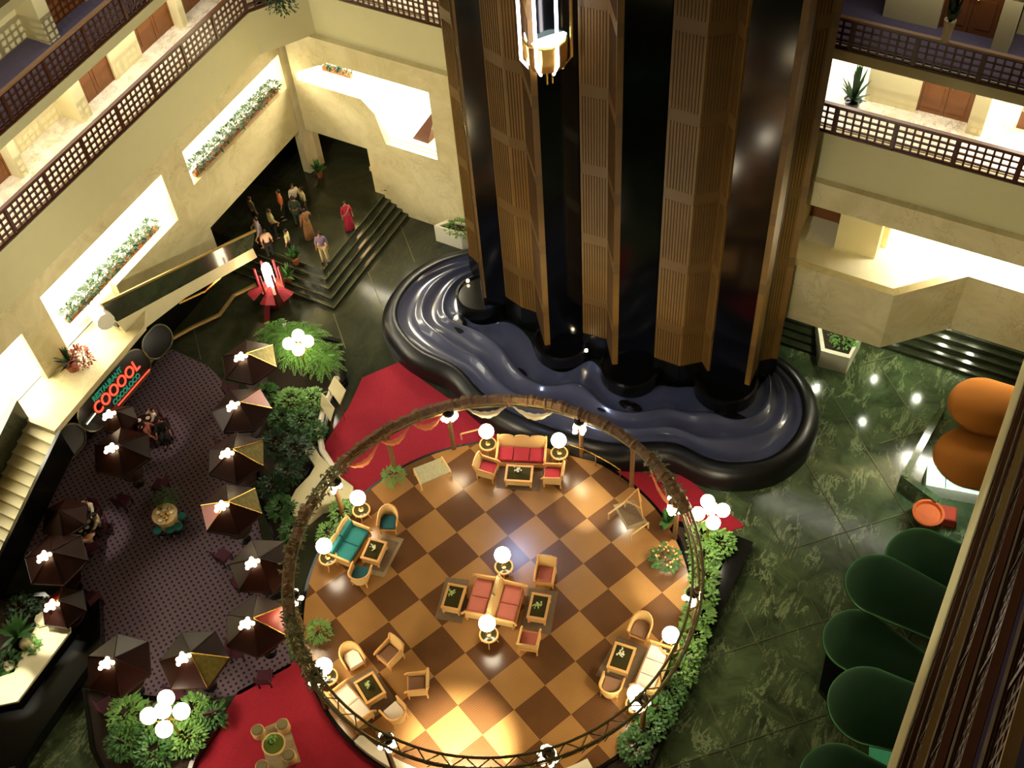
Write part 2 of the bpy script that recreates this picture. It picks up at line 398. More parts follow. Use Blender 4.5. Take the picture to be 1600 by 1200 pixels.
def door(n, c, w, h, rz, leaves=2, m=M_door, knob=True):
    r = MB(); r.box(-w/2-.05, 0, h/2, .1, .16, h); r.box(w/2+.05, 0, h/2, .1, .16, h); r.box(0, 0, h+.05, w+.2, .16, .1)
    d = r.obj('door_%d' % n, m, loc=c, rz=rz); d['kind'] = 'structure'
    for k in range(leaves):
        lw = w/leaves; cx = -w/2+lw*(k+.5)
        q = MB(); q.box(cx, .02, h/2, lw-.02, .06, h-.02); q.box(cx, .06, h*.72, lw-.3, .03, h*.36); q.box(cx, .06, h*.27, lw-.3, .03, h*.36)
        l = q.obj('leaf', m, d)
        if knob: MB().ball((cx+(lw/2-.1)*(1 if k == 0 else -1), .12, h*.45), .045, 8).obj('knob', M_brass, l)
    return d
door(1, (-25.75, 32.6, .9), .9, 2.2, pi, 1)
b = MB(); b.box(-25.7, 32.35, 1.02, 1.0, .3, .22); struct('trim_4', b, M_stone)
door(2, (-31.2, 26.4, .9), 1.6, 2.2, -pi/2, 2)
# ---------------------------------------------------------------- balconies: fascias, floors, railings
def seg(b, p, q, z0, z1, t):
    d = Vector((q[0]-p[0], q[1]-p[1], 0)); L = d.length; n = Vector((-d.y, d.x, 0)).normalized()*t/2
    b.box((p[0]+q[0])/2+n.x, (p[1]+q[1])/2+n.y, (z0+z1)/2, L, t, z1-z0, atan2(d.y, d.x))
C1, C2 = (-28.2, 29.4), (-26.9, 31.42)
# order so that the left-hand normal points away from the atrium
lv = [(8.5, 10.4, 11.57), (13.3, 13.67, 14.8)]
for k, (a, f, t) in enumerate(lv):
    b = MB(); seg(b, (-28.2, 6), C1, a, f, .3); seg(b, C1, C2, a, f, .3); seg(b, (C2[0], YF-.08), (2.0, YF-.08), a, f, .3)
    struct(('wall_balcony_lower', 'wall_balcony_upper')[k], b, M_fascia)
    b = MB(); b.box(-30.4, 18, f-.06, 3.9, 26, .22); b.box(-14.5, 34.3, f-.06, 36, 5.1, .22)
    struct(('floor_corridor_lower', 'floor_corridor_upper')[k], b, (M_corfloor, M_corcarpet)[k])
b = MB(); b.box(-30.6, 18, 16.7, 4.4, 26, .3); b.box(-14.5, 34.2, 16.7, 36, 5.4, .3); struct('ceiling_corridor', b, M_fascia)
# corridor back walls
for k, z in enumerate((10.42, 13.7)):
    h = 2.88 if k == 0 else 2.85
    b = MB()
    b.box(-30.5, 12.5, z+h/2, .3, 8.2, h)
    b.box(-30.95, 20.3, z+h/2, .3, 3.1, h)     # recess
    b.box(-30.35, 18.75, z+h/2, 1.0, .32, h); b.box(-30.3, 21.95, z+h/2, 1.0, .5, h)
    b.box(-30.45, 24.85, z+h/2, .4, 1.5, h); b.box(-30.25, 27.75, z+h/2, .7, .3, h); b.box(-30.6, 29.2, z+h/2, .2, 12, h)
    struct('wall_corridor_left_%s' % ('lower', 'upper')[k], b, M_plaster)
    for j, y in enumerate((17.6, 23.15, 26.6, 28.75)): door(3+k*4+j, (-30.42, y, z), 1.85 if j < 3 else 1.5, h-.12, -pi/2, 2, knob=(j != 0))
    b = MB(); b.box(-4.9, 33.65, z+h/2, 1.7, .3, h); b.box(-2.07, 33.5, z+h/2, .5, .7, h); b.box(-17, 33.75, z+h/2, 17.4, .2, h); b.box(-3.2, 34.0, z+h/2, 2.0, .15, h)
    if k == 1: b.box(.6, 34.3, z+h/2, 4.8, .2, h)
    else: b.box(.6, 36.4, z+h/2, 8, .2, h)
    struct('wall_corridor_far_%s' % ('lower', 'upper')[k], b, M_plaster)
    door(11+k, (-3.18, 33.72, z), 1.6, h-.12, pi, 2)
b = MB(); b.box(.4, 34.2, 10.42+.35, 2.6, .3, .7); struct('trim_5', b, M_door)
# railing with square lattice
PL = 1.85
def lattice_mesh(L, h, cols=7, rows=4, t=.07):
    b = MB()
    for i in range(cols+1): b.box(-L/2+L*i/cols, 0, h/2, t, .05, h)
    for j in range(rows+1): b.box(0, 0, h*j/rows, L, .05, t)
    return b
proto = {}
def railing(label, p, q, z0, z1, group=None, col=M_wood, hr=M_railtop):
    p, q = Vector((*p, 0)), Vector((*q, 0)); d = q-p; L = d.length; a = atan2(d.y, d.x)
    r = thing('balcony_railing', label, 'railing', (p.x, p.y, z0), a, group)
    n = max(1, round(L/PL)); w = L/n; h = z1-z0
    MB().box(L/2, 0, h-.03, L, .14, .07).obj('handrail', hr, r)
    MB().box(L/2, 0, .03, L, .1, .06).obj('bottom_rail', col, r)
    for i in range(n+1):
        key = ('post', round(h, 2))
        if key not in proto: o = proto[key] = MB().box(0, 0, h/2-.03, .1, .1, h-.06).obj('post', col, r)
        else: o = proto[key].copy(); COL.objects.link(o); o.parent = r
        o.location = (i*w, 0, 0)
        if i < n:
            key = ('pan', round(w, 3), round(h, 2))
            if key not in proto: o = proto[key] = lattice_mesh(w-.1, h-.2).obj('lattice_panel', col, r)
            else: o = proto[key].copy(); COL.objects.link(o); o.parent = r
            o.location = ((i+.5)*w, 0, .08)
    return r
railing('dark wooden lattice railing along the lower left balcony', (-28.28, 11), (-28.28, 29.4), 10.4, 11.57)
railing('short lattice railing across the chamfered corner of the lower balcony', (-28.28, 29.4), (-26.95, 31.45), 10.4, 11.57)
railing('dark wooden lattice railing on the lower far balcony left of the elevator tower', (-26.9, 31.5), (-18.0, 31.5), 10.4, 11.57)
railing('dark lattice railing lit from behind on the lower far balcony right of the tower', (-8.1, 31.5), (1.6, 31.5), 10.4, 11.57)
railing('dim brown lattice railing along the upper left balcony', (-28.28, 14.5), (-28.28, 29.4), 13.67, 14.8, hr=M_railtan)
railing('dim brown lattice railing on the upper balcony right of the tower', (-8.1, 31.5), (1.6, 31.5), 13.67, 14.8, hr=M_railtan)
# right hand stack of balconies, seen along its face
zz = [(8.5, 10.4), (13.3, 13.67), (16.55, 16.92), (19.8, 20.17), (23.05, 23.42), (26.3, 26.67), (29.5, 29.87)]
nms = ['lowest', 'second', 'third', 'fourth', 'fifth', 'sixth', 'top']
b = MB(); b2 = MB(); bf = MB(); bw = MB()
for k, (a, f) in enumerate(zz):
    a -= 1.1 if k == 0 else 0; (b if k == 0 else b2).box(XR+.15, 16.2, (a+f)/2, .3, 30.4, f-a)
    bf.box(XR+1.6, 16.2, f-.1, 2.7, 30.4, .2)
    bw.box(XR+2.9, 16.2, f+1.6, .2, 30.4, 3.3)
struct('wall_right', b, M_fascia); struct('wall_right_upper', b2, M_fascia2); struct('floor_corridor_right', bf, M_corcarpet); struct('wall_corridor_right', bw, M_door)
for k, (a, f) in enumerate(zz):
    railing('%s of the lattice railings stacked up the right edge' % nms[k], (XR+.08, 2.0), (XR+.08, 31.0 if k < 2 else 24.0), f, f+1.17, col=M_wood, hr=M_handrail if k in (1, 4) else M_railtop)
# ---------------------------------------------------------------- mezzanine band on the right
band = [(-8.2, 31.3), (-7.3, 30.15), (-2.75, 30.15), (-.72, 32.08), (XR+.3, 32.08)]
b = MB()
def mitre(P, t):
    o = []
    for i, p in enumerate(P):
        p = Vector(p); ns = []
        for a, c in ((i-1, i), (i, i+1)):
            if a < 0 or c >= len(P): continue
            d = (Vector(P[c])-Vector(P[a])).normalized(); ns.append(Vector((-d.y, d.x)))
        n = sum(ns, Vector((0, 0))).normalized(); o.append(tuple(p+n*t/max(.3, n.dot(ns[0]))))
    return o
bi = mitre(band, .32)
for i in range(len(band)-1): b.prism([band[i], band[i+1], bi[i+1], bi[i]], 2.6, 5.4)
struct('wall_mezzanine_right', b, M_cream)
b = MB(); b.prism([(-8.2, 31.3), (-7.3, 30.3), (-2.8, 30.3), (-.9, 32.2), (2.3, 32.2), (2.3, 36.4), (-8.2, 36.4)], 4.2, 4.4); struct('floor_mezzanine_right', b, M_white)
b = MB(); b.prism([(-8.2, 31.3), (-7.3, 30.3), (-2.8, 30.3), (-.9, 32.2), (2.3, 32.2), (2.3, 36.4), (-8.2, 36.4)], 2.66, 2.72); struct('ceiling_mezzanine_right', b, M_fascia)
P0, P1 = PZ(1303, 386, 4.4), PZ(1366, 405, 4.4)
b = MB(); seg(b, P0[:2], P1[:2], 4.4, 8.3, 1.2); b.box(P0.x-1.5, P0.y+1.0, 6.35, .2, 2, 3.9); struct('wall_mezzanine_partition', b, M_plaster)
b = MB(); b.box(P1.x+.1, 35.0, 6.35, .2, 3.5, 3.9); struct('wall_mezzanine_divider', b, M_plaster)
door(13, (P0.x-.75, P0.y+1.3, 4.4), 1.0, 2.3, pi, 1)
b = MB(); b.box(-15, 35.6, 1.8, 40, .2, 3.6); struct('wall_lower_back', b, M_stone)
b = MB()
for k in range(7): b.box(-.3, 32.45+.3*k+1.5, .08+.16*k, 6.5, 3, .16)
struct('floor_steps_right', b, M_dark)
b = MB()
for k in range(4): b.box(-6.0, 31.0+.28*k+1.5, .07+.14*k, 1.9, 3, .14)
struct('floor_steps_small', b, M_dark)
b = MB(); b.box(-3.05, 34.0, 1.3, .3, 2.6, 2.6); struct('wall_lower_right', b, M_stone)
# downlights under the mezzanine soffit, mirrored in the polished marble
def downlight(px, py, nm, zc=2.64, r=.09):
    p = PZ(px, py, 0); t = (zc)/HC; x, y = p.x*(1+t), p.y*(1+t)
    o = MB().lathe([(r, zc-.02), (r, zc)], x, y, 14); ob = o.obj('downlight', M_down); tag(ob, nm, 'ceiling light', 'downlights in the mezzanine soffits on the right')
for q in ((1348, 660), (1365, 592), (1367, 575), (1275, 607), (1432, 623), (1505, 580), (1465, 562)):
    downlight(q[0], q[1], 'small round downlight under the mezzanine soffit above the green marble')
# ================================================================== ELEVATOR TOWER
def zp(x, y, z=.8): return tuple(PZ(x, y, z)[:2])
pil = [([zp(*q, 1.5) for q in P], n) for P, n in ((((733, 398), (748, 412), (757, 466)), 'left edge'), (((790, 463), (815, 480), (838, 488), (852, 540)), 'left'), (((911, 520), (948, 530), (957, 570)), 'middle'),
       (((1022, 558), (1062, 572), (1097, 565), (1106, 580)), 'wide'), (((1163, 600), (1178, 566), (1206, 560), (1217, 498)), 'right edge'))]
tw = thing('elevator_tower', 'tall elevator tower of ribbed bronze pilasters and black glass shafts', 'elevator tower', (0, 0, 0))
ZT = 27.0
front = []
for pts, _ in pil: front += [Vector((*p, 0)) for p in pts]
core = [(-19.6, 31.4)]+[(p.x, p.y+.9) for p in front[:]]+[(-6.9, 31.4)]
MB().prism([(-19.3, 31.4), (-19.0, 29.6), (-17.6, 28.9), (-15.4, 27.9), (-14.0, 28.3), (-12.2, 28.0), (-11.0, 28.5), (-8.4, 29.1), (-7.3, 29.2), (-6.9, 31.4)], 0, ZT).obj('shaft', M_shaft, tw)
def ribbed(pts, name):
    TK = .08 if name == 'left edge' else .2
    b = MB(); g = MB()
    for p, q in zip(pts, pts[1:]):
        p, q = Vector((*p, 0)), Vector((*q, 0)); d = q-p; L = d.length; u = d/L; n = Vector((-u.y, u.x, 0))
        if n.y < 0: n = -n
        b.prism([tuple(p[:2]), tuple(q[:2]), tuple((q+n*TK)[:2]), tuple((p+n*TK)[:2])], 1.5, ZT)
        k = int(L/.095)
        for i in range(1, k):
            c = p+u*(L*i/k)-n*.004
            g_z = 1.5
            while g_z < ZT-.1:
                top = (int(g_z/3.23)+1)*3.23
                lo = max(g_z, int(g_z/3.23)*3.23+.5)
                if top > lo: g.box(c.x, c.y, (lo+min(top, ZT))/2, .026, .03, min(top, ZT)-lo, atan2(u.y, u.x))
                g_z = top+.001
    o = b.obj('pilaster', M_ribs, tw); o['label'] = name+' ribbed bronze pilaster'
    g.obj('grooves', M_groove, o)
    # black plinth
    k = MB()
    for p, q in zip(pts, pts[1:]):
        p, q = Vector((*p, 0)), Vector((*q, 0)); d = (q-p).normalized(); n = Vector((-d.y, d.x, 0)); n = -n if n.y < 0 else n
        k.prism([tuple((p-n*.04)[:2]), tuple((q-n*.04)[:2]), tuple((q+n*TK)[:2]), tuple((p+n*TK)[:2])], .3, 1.5)
    k.obj('plinth', M_black, tw)
for pts, nm in pil: ribbed(pts, nm)
for gi, ((A_, _), (B2, _)) in enumerate(zip(pil, pil[1:])):
    a_, c_, f_ = Vector(A_[-1]), Vector(B2[0]), Vector(A_[-2]); up_ = Vector((0, 1.3))
    off = Vector((.06, .05))
    poly = [a_+off, c_+Vector((-.02, .05))]+([Vector(B2[1])+Vector((-.12, .05))] if gi == 3 else [])+[Vector(B2[1 if gi == 3 else 0])+up_, f_+up_, f_+Vector((.12, .1))]
    MB().prism([tuple(p) for p in poly], 0, ZT).obj('shaft_glass', M_shaft, tw)
MB().prism([(-19.35, 31.4), (-19.35, 29.6), (-18.8, 29.6), (-18.8, 31.4)], 1, ZT).obj('side_pier', M_ribs, tw)
# guide rails in the shafts
for a in ((722, 0), (968, 0), (1178, 0)):
    p = PZ(a[0], a[1], 16); 
b = MB()
for px in ((960, 572), (852, 544), (1172, 598), (765, 470)):
    p = PZ(*px, .8); b.box(p.x+.12, p.y+.25, ZT/2, .05, .05, ZT)
b.obj('guide_rail', mat('rail_steel', (70, 70, 74), .4, .7), tw)
# round black pits at the foot of every shaft
wells = []
for (cx, cy, r) in ((752, 458, 1.05), (878, 530, 1.1), (985, 570, 1.15), (1135, 592, 1.2)):
    p = PZ(cx, cy, 1.0); wells.append((p.x, p.y, r))
    MB().lathe([(r, .3), (r, 1.02), (r-.1, 1.05), (r-.12, .95), (0.01, .95)], p.x, p.y, 32).obj('pit', M_black, tw)
# ---- glass cabin
cb = PY(853, 78, 26.6)
cab = thing('elevator_cabin', 'lit glass elevator cabin with glowing vertical tubes high on the tower', 'elevator', (cb.x, cb.y, cb.z))
R = .82
MB().lathe([(.01, -.62), (.34, -.62), (.36, -.5), (.62, -.42), (R-.12, -.12), (R-.1, .48), (R-.16, .5), (.01, .5)], n=10).obj('base', M_brass, cab)
MB().lathe([(.01, .51), (.6, .51), (.64, .58), (.55, .66), (.01, .7)], n=16).obj('lit_floor', mat('cabin_floor_glow', (235, 255, 250), .4, var=0, emit=4, emc=(225, 255, 250)), cab)
for k in range(8):
    a = -pi/2+k*pi/4+.12
    x, y = cos(a), sin(a)
    q = MB().tube([(x*R, y*R, 3.2), (x*R, y*R, -.05), (x*R*.62, y*R*.62, -.55)], .05, 6)
    o = q.obj('light_tube' if k % 2 == 0 or True else 'mullion', M_tube if k in (0, 1, 7) else M_brass, cab)
    if k in (0, 1, 7): o['label'] = 'glowing white light tube'
for k in range(5):
    a = -pi/2+(k-2)*.5; MB().tube([(cos(a)*.34, sin(a)*.34, -.5), (cos(a)*.34, sin(a)*.34, -1.0)], .035, 6).obj('finial', M_brass, cab)
MB().lathe([(R, 3.2), (R, 3.45), (.3, 3.7), (.01, 3.7)], n=10).obj('roof', M_brass, cab)
MB().box(-.25, .2, 1.9, .35, .12, 1.1).obj('lit_panel', mat('cabin_panel_glow', (235, 250, 255), .4, var=0, emit=4), cab)
MB().lathe([(R-.1, .2), (R-.1, 3.2)], n=10).obj('rear_wall', M_shaft, cab) if False else None
# ================================================================== FOUNTAIN
outer_px = [(745, 398), (712, 404), (690, 411), (656, 430), (634, 453), (620, 478), (618, 500), (634, 524), (656, 546), (685, 559), (708, 566), (726, 580), (739, 600), (764, 624), (800, 645), (850, 664), (890, 678), (925, 687), (962, 693), (1000, 692), (1050, 688), (1075, 698), (1112, 721), (1150, 724), (1200, 718), (1235, 692), (1253, 662), (1255, 635), (1247, 605), (1227, 580), (1205, 566)]
inner_px = [(752, 424), (738, 430), (728, 440), (722, 450), (718, 465), (722, 480), (730, 492), (745, 499), (765, 498), (785, 492), (800, 495), (815, 505), (828, 520), (836, 545), (850, 562), (868, 572), (882, 574), (900, 567), (912, 556), (925, 550), (936, 562), (945, 588), (965, 608), (988, 613), (1012, 603), (1028, 590), (1055, 597), (1088, 592), (1097, 612), (1120, 630), (1145, 634), (1165, 627), (1182, 606), (1192, 590), (1200, 580)]
def resample(P, n):
    L = [0]
    for a, c in zip(P, P[1:]): L.append(L[-1]+(Vector(c)-Vector(a)).length)
    out = []
    for i in range(n):
        s = L[-1]*i/(n-1); k = max(j for j in range(len(L)) if L[j] <= s+1e-9); k = min(k, len(P)-2)
        t = (s-L[k])/max(1e-9, L[k+1]-L[k]); out.append(Vector(P[k]).lerp(Vector(P[k+1]), min(1, t)))
    return out
def smooth(P, it=3):
    for _ in range(it): P = [P[0]]+[(P[i-1]+P[i]*2+P[i+1])/4 for i in range(1, len(P)-1)]+[P[-1]]
    return P
N = 150
OW = smooth(resample([zp(x, y, .85) for x, y in outer_px], N), 10); IW = smooth(resample([zp(x, y, .8) for x, y in inner_px], N), 8)
fo = thing('fountain', 'serpentine terraced fountain basin in blue-grey stone around the tower foot', 'fountain', (0, 0, 0))
prof = [(0, .85), (.02, .78), (.06, .62), (.15, .56), (.23, .60), (.27, .70), (.30, .72), (.33, .66), (.37, .50), (.46, .46), (.55, .50), (.59, .60), (.62, .62), (.65, .55), (.70, .42), (.85, .40), (1, .42)]
vs = []
for i in range(N):
    for t, z in prof:
        p = OW[i].lerp(IW[i], t); vs.append((p.x, p.y, z+.02*sin(i*.35+t*9)))
n = len(prof); fs = [(i*n+k, i*n+k+1, (i+1)*n+k+1, (i+1)*n+k) for i in range(N-1) for k in range(n-1)]
MB().add(vs, fs).obj('terraces', M_water, fo, smooth=True)
def normal_out(P, i):
    a, c = P[max(0, i-1)], P[min(len(P)-1, i+1)]; d = (c-a).normalized(); return Vector((d.y, -d.x))
sgn = -1 if (OW[60]+normal_out(OW, 60)-IW[60]).length < (OW[60]-IW[60]).length else 1
vs = []; wp = [(0, .82), (.04, .9), (.22, .9), (.5, .78), (.66, .5), (.7, 0)]
for i in range(N):
    nn = normal_out(OW, i)*sgn
    for d, z in wp: vs.append((OW[i].x+nn.x*d, OW[i].y+nn.y*d, z))
n = len(wp); fs = [(i*n+k, i*n+k+1, (i+1)*n+k+1, (i+1)*n+k) for i in range(N-1) for k in range(n-1)]
MB().add(vs, fs).obj('rim_wall', mat('dull_black_stone', (17, 18, 17), .36, var=.3), fo, smooth=True)
for (x, y, rx, ry, rz) in ((718, 505, .55, .3, -.9), (815, 585, .4, .2, -.6), (985, 633, .5, .2, 0), (1145, 650, .75, .22, 0), (940, 640, .2, .1, 0)):
    p = PZ(x, y, .5); m = MB().lathe([(1, .40), (.9, .5), (.4, .53), (.01, .53)], 0, 0, 18); m.v = [(a*rx, c*ry, d) for a, c, d in m.v]
    o = m.obj('drain_cover', M_black, fo, (p.x, p.y, 0), rz=rz)
for q in ((731, 440), (916, 549)):
    p = PZ(*q, 1.05); o = MB().ball((p.x, p.y, 1.1), .07, 8).obj('underwater_lamp', M_globe2, fo)
# ================================================================== PAVILION FLOOR
CX, CY, RP = -11.2, 15.96, 6.58
pv = thing('round_pavilion_floor', 'round raised platform of checkered light and dark parquet squares', 'platform', (CX, CY, 0))
pv['kind'] = 'structure'; del pv['label']; del pv['category']
MB().lathe([(RP+.12, 0), (RP+.12, ZP-.03), (RP, ZP-.01), (.01, ZP-.01)], n=96).obj('base_ring', M_black, pv)
m = MB().lathe([(RP, ZP-.01), (RP, ZP), (.01, ZP)], n=96)
pf = m.obj('parquet', M_parquet, None)
# parquet grid fitted from the tile corners: keep the object origin on a tile corner, scaled so that one tile is one unit
a0 = PZ(793.5, 837, ZP); k = 1.0
ua = PZ(905.5, 954.8, ZP)-a0; TL = ua.length/3; th = atan2(ua.y, ua.x)
pf.data.transform(Matrix.Translation((CX, CY, 0)))
MW = Matrix.Translation((a0.x, a0.y, 0)) @ Matrix.Rotation(th, 4, 'Z') @ Matrix.Diagonal((TL, TL, 1, 1))
pf.data.transform(MW.inverted()); pf.matrix_world = MW; pf['kind'] = 'structure'
pf.name = 'floor_parquet'
b = MB(); a0_, a1_ = atan2(PZ(575, 1140, .6).y-CY, PZ(575, 1140, .6).x-CX), atan2(PZ(905, 1165, .6).y-CY, PZ(905, 1165, .6).x-CX)
if a1_ < a0_: a1_ += 2*pi
arc = [a0_+(a1_-a0_)*i/30 for i in range(31)]
b.prism([(CX+6.62*cos(t), CY+6.62*sin(t)) for t in arc]+[(CX+6.3*cos(t), CY+6.3*sin(t)) for t in reversed(arc)], ZP, ZP+.3); o = b.obj('added_rim_kerb', M_white); tag(o, 'white kerb added along the lower rim of the parquet to catch the glare', 'bench')  # white kerb added as a surface for the strong accent spot to glare on
# carpets
def flat(name, pts_px, m, label, cat, z=.03, thick=.02, zpix=None):
    poly = P2(pts_px, z if zpix is None else zpix)
    b = MB(); b.prism(poly, z-thick, z); o = b.obj(name, m)
    return tag(o, label, cat)
flat('carpet', [(497, 745), (500, 705), (522, 670), (545, 636), (566, 590), (622, 566), (655, 590), (700, 622), (790, 640), (860, 690), (700, 760), (600, 790), (530, 780)], M_redcarpet, 'large crimson carpet between the fountain rim and the pavilion', 'carpet', .03)
flat('carpet', [(940, 735), (1000, 738), (1068, 742), (1164, 822), (1080, 850), (1020, 820)], M_redcarpet, 'crimson carpet wedge at the right side of the pavilion', 'carpet', .032)
flat('carpet', [(290, 1215), (372, 1080), (465, 1030), (540, 1130), (680, 1240), (480, 1300)], M_redcarpet, 'crimson carpet at the bottom left under the round stools', 'carpet', .03)
flat('carpet', [(268, 545), (325, 572), (356, 603), (400, 800), (455, 1040), (375, 1085), (180, 1110), (130, 1010), (150, 930), (20, 860), (98, 722), (188, 643), (246, 563)], M_dots, 'dotted mauve carpet of the sunken tea lounge', 'carpet', .03)
b = MB(); b.tube([PZ(*q, .3) for q in ((228, 572), (262, 533), (300, 512), (343, 492), (365, 462), (400, 445))], .09, 6); o = b.obj('low_rail', M_handrail); tag(o, 'curving brass-capped kerb rail between tea lounge and marble floor', 'rail')
b = MB(); b.tube([PZ(*q, .9) for q in ((205, 545), (212, 515), (232, 496), (270, 478), (320, 455), (345, 432), (385, 405))], .07, 6); o = b.obj('curved_rail', M_brass); tag(o, 'bright brass rail curving up from the sign towards the entrance', 'rail')
# ================================================================== RATTAN FURNITURE (front = local +Y)
def put_kids(root, parts):
    for nm, mb, m, sm in parts: mb.obj(nm, m, root, smooth=sm)
def armchair(label, loc, rz, cush, group=None, w=.66, d=.66):
    r = thing('rattan_armchair', label, 'armchair', loc, rz, group)
    for sx in (-1, 1):
        for sy in (-1, 1):
            MB().tube([(sx*(w/2-.03), sy*(d/2-.03), 0), (sx*(w/2-.03), sy*(d/2-.03), .34)], .028, 6).obj('leg', M_rattan, r)
        MB().tube([(sx*(w/2-.02), d/2+.06, .52), (sx*(w/2-.02), d/2-.02, .60), (sx*(w/2-.02), 0, .62), (sx*(w/2-.02), -d/2+.02, .66), (sx*(w/2-.02), -d/2-.06, .88)], .038, 7).obj('armrest', M_rattan, r)
        b = MB(); b.box(sx*(w/2-.02), 0, .42, .04, d-.06, .34); b.obj('side_panel', M_rattan2, r)
    b = MB(); b.box(0, 0, .3, w-.02, d-.02, .1); b.box(0, d/2-.02, .27, w-.02, .04, .2); b.obj('seat_frame', M_rattan, r)
    b = MB(); b.slab([(-w/2+.02, -d/2+.03, .34), (w/2-.02, -d/2+.03, .34), (w/2, -d/2-.1, .86), (w*.2, -d/2-.115, .92), (-w*.2, -d/2-.115, .92), (-w/2, -d/2-.1, .86)], .05); b.obj('backrest', M_rattan2, r)
    MB().rbox(0, .02, .41, w-.14, d-.12, .12, .04).obj('cushion', cush, r)
    return r
def tubchair(label, loc, rz, cush, group=None):
    r = thing('rattan_tub_chair', label, 'armchair', loc, rz, group)
    w = .32
    arc = [(w, .30)]+[(w*cos(a), -.06+.34*sin(a)) for a in [-(pi)*i/10 for i in range(11)]]+[(-w, .30)]
    top = []; bot = []
    for x, y in arc:
        hh = .60+.22*max(0, -y/.4); top.append((x*1.08, y*1.08, hh)); bot.append((x*.94, y*.94, .28))
    b = MB(); n = len(arc)
    vs = top+bot+[(x*.9, y*.9, .3) for x, y in arc]+[(x*.98, y*.98, z-.01) for (x, y), (_, _, z) in zip(arc, top)]
    fs = [(i, i+1, n+i+1, n+i) for i in range(n-1)]+[(2*n+i, 2*n+i+1, 3*n+i+1, 3*n+i) for i in range(n-1)]+[(i, i+1, 3*n+i+1, 3*n+i) for i in range(n-1)]
    b.add(vs, fs); b.obj('shell', M_rattan2, r, smooth=True)
    MB().tube(top, .036, 7).obj('rim', M_rattan, r, smooth=True)
    for sx in (-1, 1):
        for sy in (-.24, .27): MB().tube([(sx*.26, sy, 0), (sx*.26, sy, .3)], .026, 6).obj('leg', M_rattan, r)
    b = MB(); b.box(0, .02, .28, .58, .58, .06); b.obj('seat_frame', M_rattan, r)
    b = MB(); b.prism([(.24, .28), (-.24, .28), (-.26, -.1), (-.16, -.27), (.16, -.27), (.26, -.1)], .31, .43); b.obj('cushion', cush, r)
    return r
def sofa(label, loc, rz, cush, n=2, w=1.5, d=.78, group=None, back=None, hump=True):
    r = thing('rattan_sofa', label, 'sofa', loc, rz, group)
    for sx in (-1, 1):
        for sy in (-1, 1):
            MB().tube([(sx*(w/2-.04), sy*(d/2-.04), 0), (sx*(w/2-.04), sy*(d/2-.04), .34)], .032, 6).obj('leg', M_rattan, r)
        MB().tube([(sx*(w/2+.03), d/2+.1, .50), (sx*(w/2+.0), d/2, .60), (sx*w/2, -d/2+.05, .64), (sx*(w/2), -d/2-.1, .92)], .045, 7).obj('armrest', M_rattan, r)
        MB().box(sx*w/2, 0, .44, .05, d-.05, .34).obj('side_panel', M_rattan2, r)
    b = MB(); b.box(0, 0, .3, w, d-.02, .1); b.box(0, d/2, .25, w, .05, .2); b.obj('seat_frame', M_rattan, r)
    cw = w/n
    for i in range(n):
        x = -w/2+cw*(i+.5)
        if hump:
            pts = [(x-cw/2, -d/2+.03, .34), (x+cw/2, -d/2+.03, .34), (x+cw/2, -d/2-.08, .84)]
            pts += [(x+cw*.5*cos(t), -d/2-.09-.01*sin(t), .84+.13*sin(t)) for t in [pi*k/8 for k in range(1, 8)]]+[(x-cw/2, -d/2-.08, .84)]
        else: pts = [(x-cw/2, -d/2+.03, .34), (x+cw/2, -d/2+.03, .34), (x+cw/2, -d/2-.08, .88), (x-cw/2, -d/2-.08, .88)]
        MB().slab(pts, .06).obj('back_panel', M_rattan2, r)
        MB().rbox(x, .04, .42, cw-.02, d-.14, .14, .04).obj('seat_cushion', cush, r)
        if back:
            m = MB().rbox(x, -d/2+.08, .64, cw-.04, .14, .34, .04); m.obj('back_cushion', back, r)
    return r
def coffee(label, loc, rz, w=.95, d=.7, group=None):
    r = thing('coffee_table', label, 'table', loc, rz, group)
    b = MB()
    for sx in (-1, 1): b.box(sx*(w/2-.04), 0, .40, .08, d, .09)
    for sy in (-1, 1): b.box(0, sy*(d/2-.04), .39, w-.16, .08, .07)
    b.obj('frame', M_rattan, r)
    b = MB()
    for sx in (-1, 1): b.box(sx*(w/2-.05), 0, .24, .03, d-.1, .26)
    for sy in (-1, 1): b.box(0, sy*(d/2-.05), .24, w-.1, .03, .26)
    b.obj('apron', M_rattan2, r)
    for sx in (-1, 1):
        for sy in (-1, 1): MB().box(sx*(w/2-.06), sy*(d/2-.06), .18, .07, .07, .36).obj('leg', M_rattan, r)
    MB().box(0, 0, .405, w-.17, d-.17, .02).obj('glass_top', M_glass, r)
    return r
def rug(label, px, m, z=ZP+.012, cat='rug', name='rug', border=None):
    poly = P2(px, z); b = MB(); b.prism(poly, z-.012, z); o = b.obj(name, m); tag(o, label, cat)
    c = Vector((sum(p[0] for p in poly)/len(poly), sum(p[1] for p in poly)/len(poly)))
    if border: MB().prism([tuple(c+(Vector(p)-c)*.78) for p in poly], z, z+.004).obj('inner_pattern', border, o)
    return o
def flowers(label, loc, m=None, s=1.):
    r = thing('flower_bowl', label, 'flowers', loc)
    MB().lathe([(.05*s, 0), (.09*s, .05*s), (.08*s, .09*s), (.01, .09*s)], n=12).obj('bowl', M_glass, r)
    b = MB()
    for i in range(26):
        a, q = rnd.uniform(0, 2*pi), rnd.uniform(0, .13*s); c = Vector((q*cos(a), q*sin(a), .1*s+rnd.uniform(0, .09*s)))
        leaf(b, c, rnd.uniform(0, 2*pi), rnd.uniform(-.3, .9), .09*s, .05*s)
    b.obj('blooms', m or M_leafL, r)
    return r
M_garland = mat('dry_garland_leaf', (130, 128, 84), .6, var=.4, scale=5)
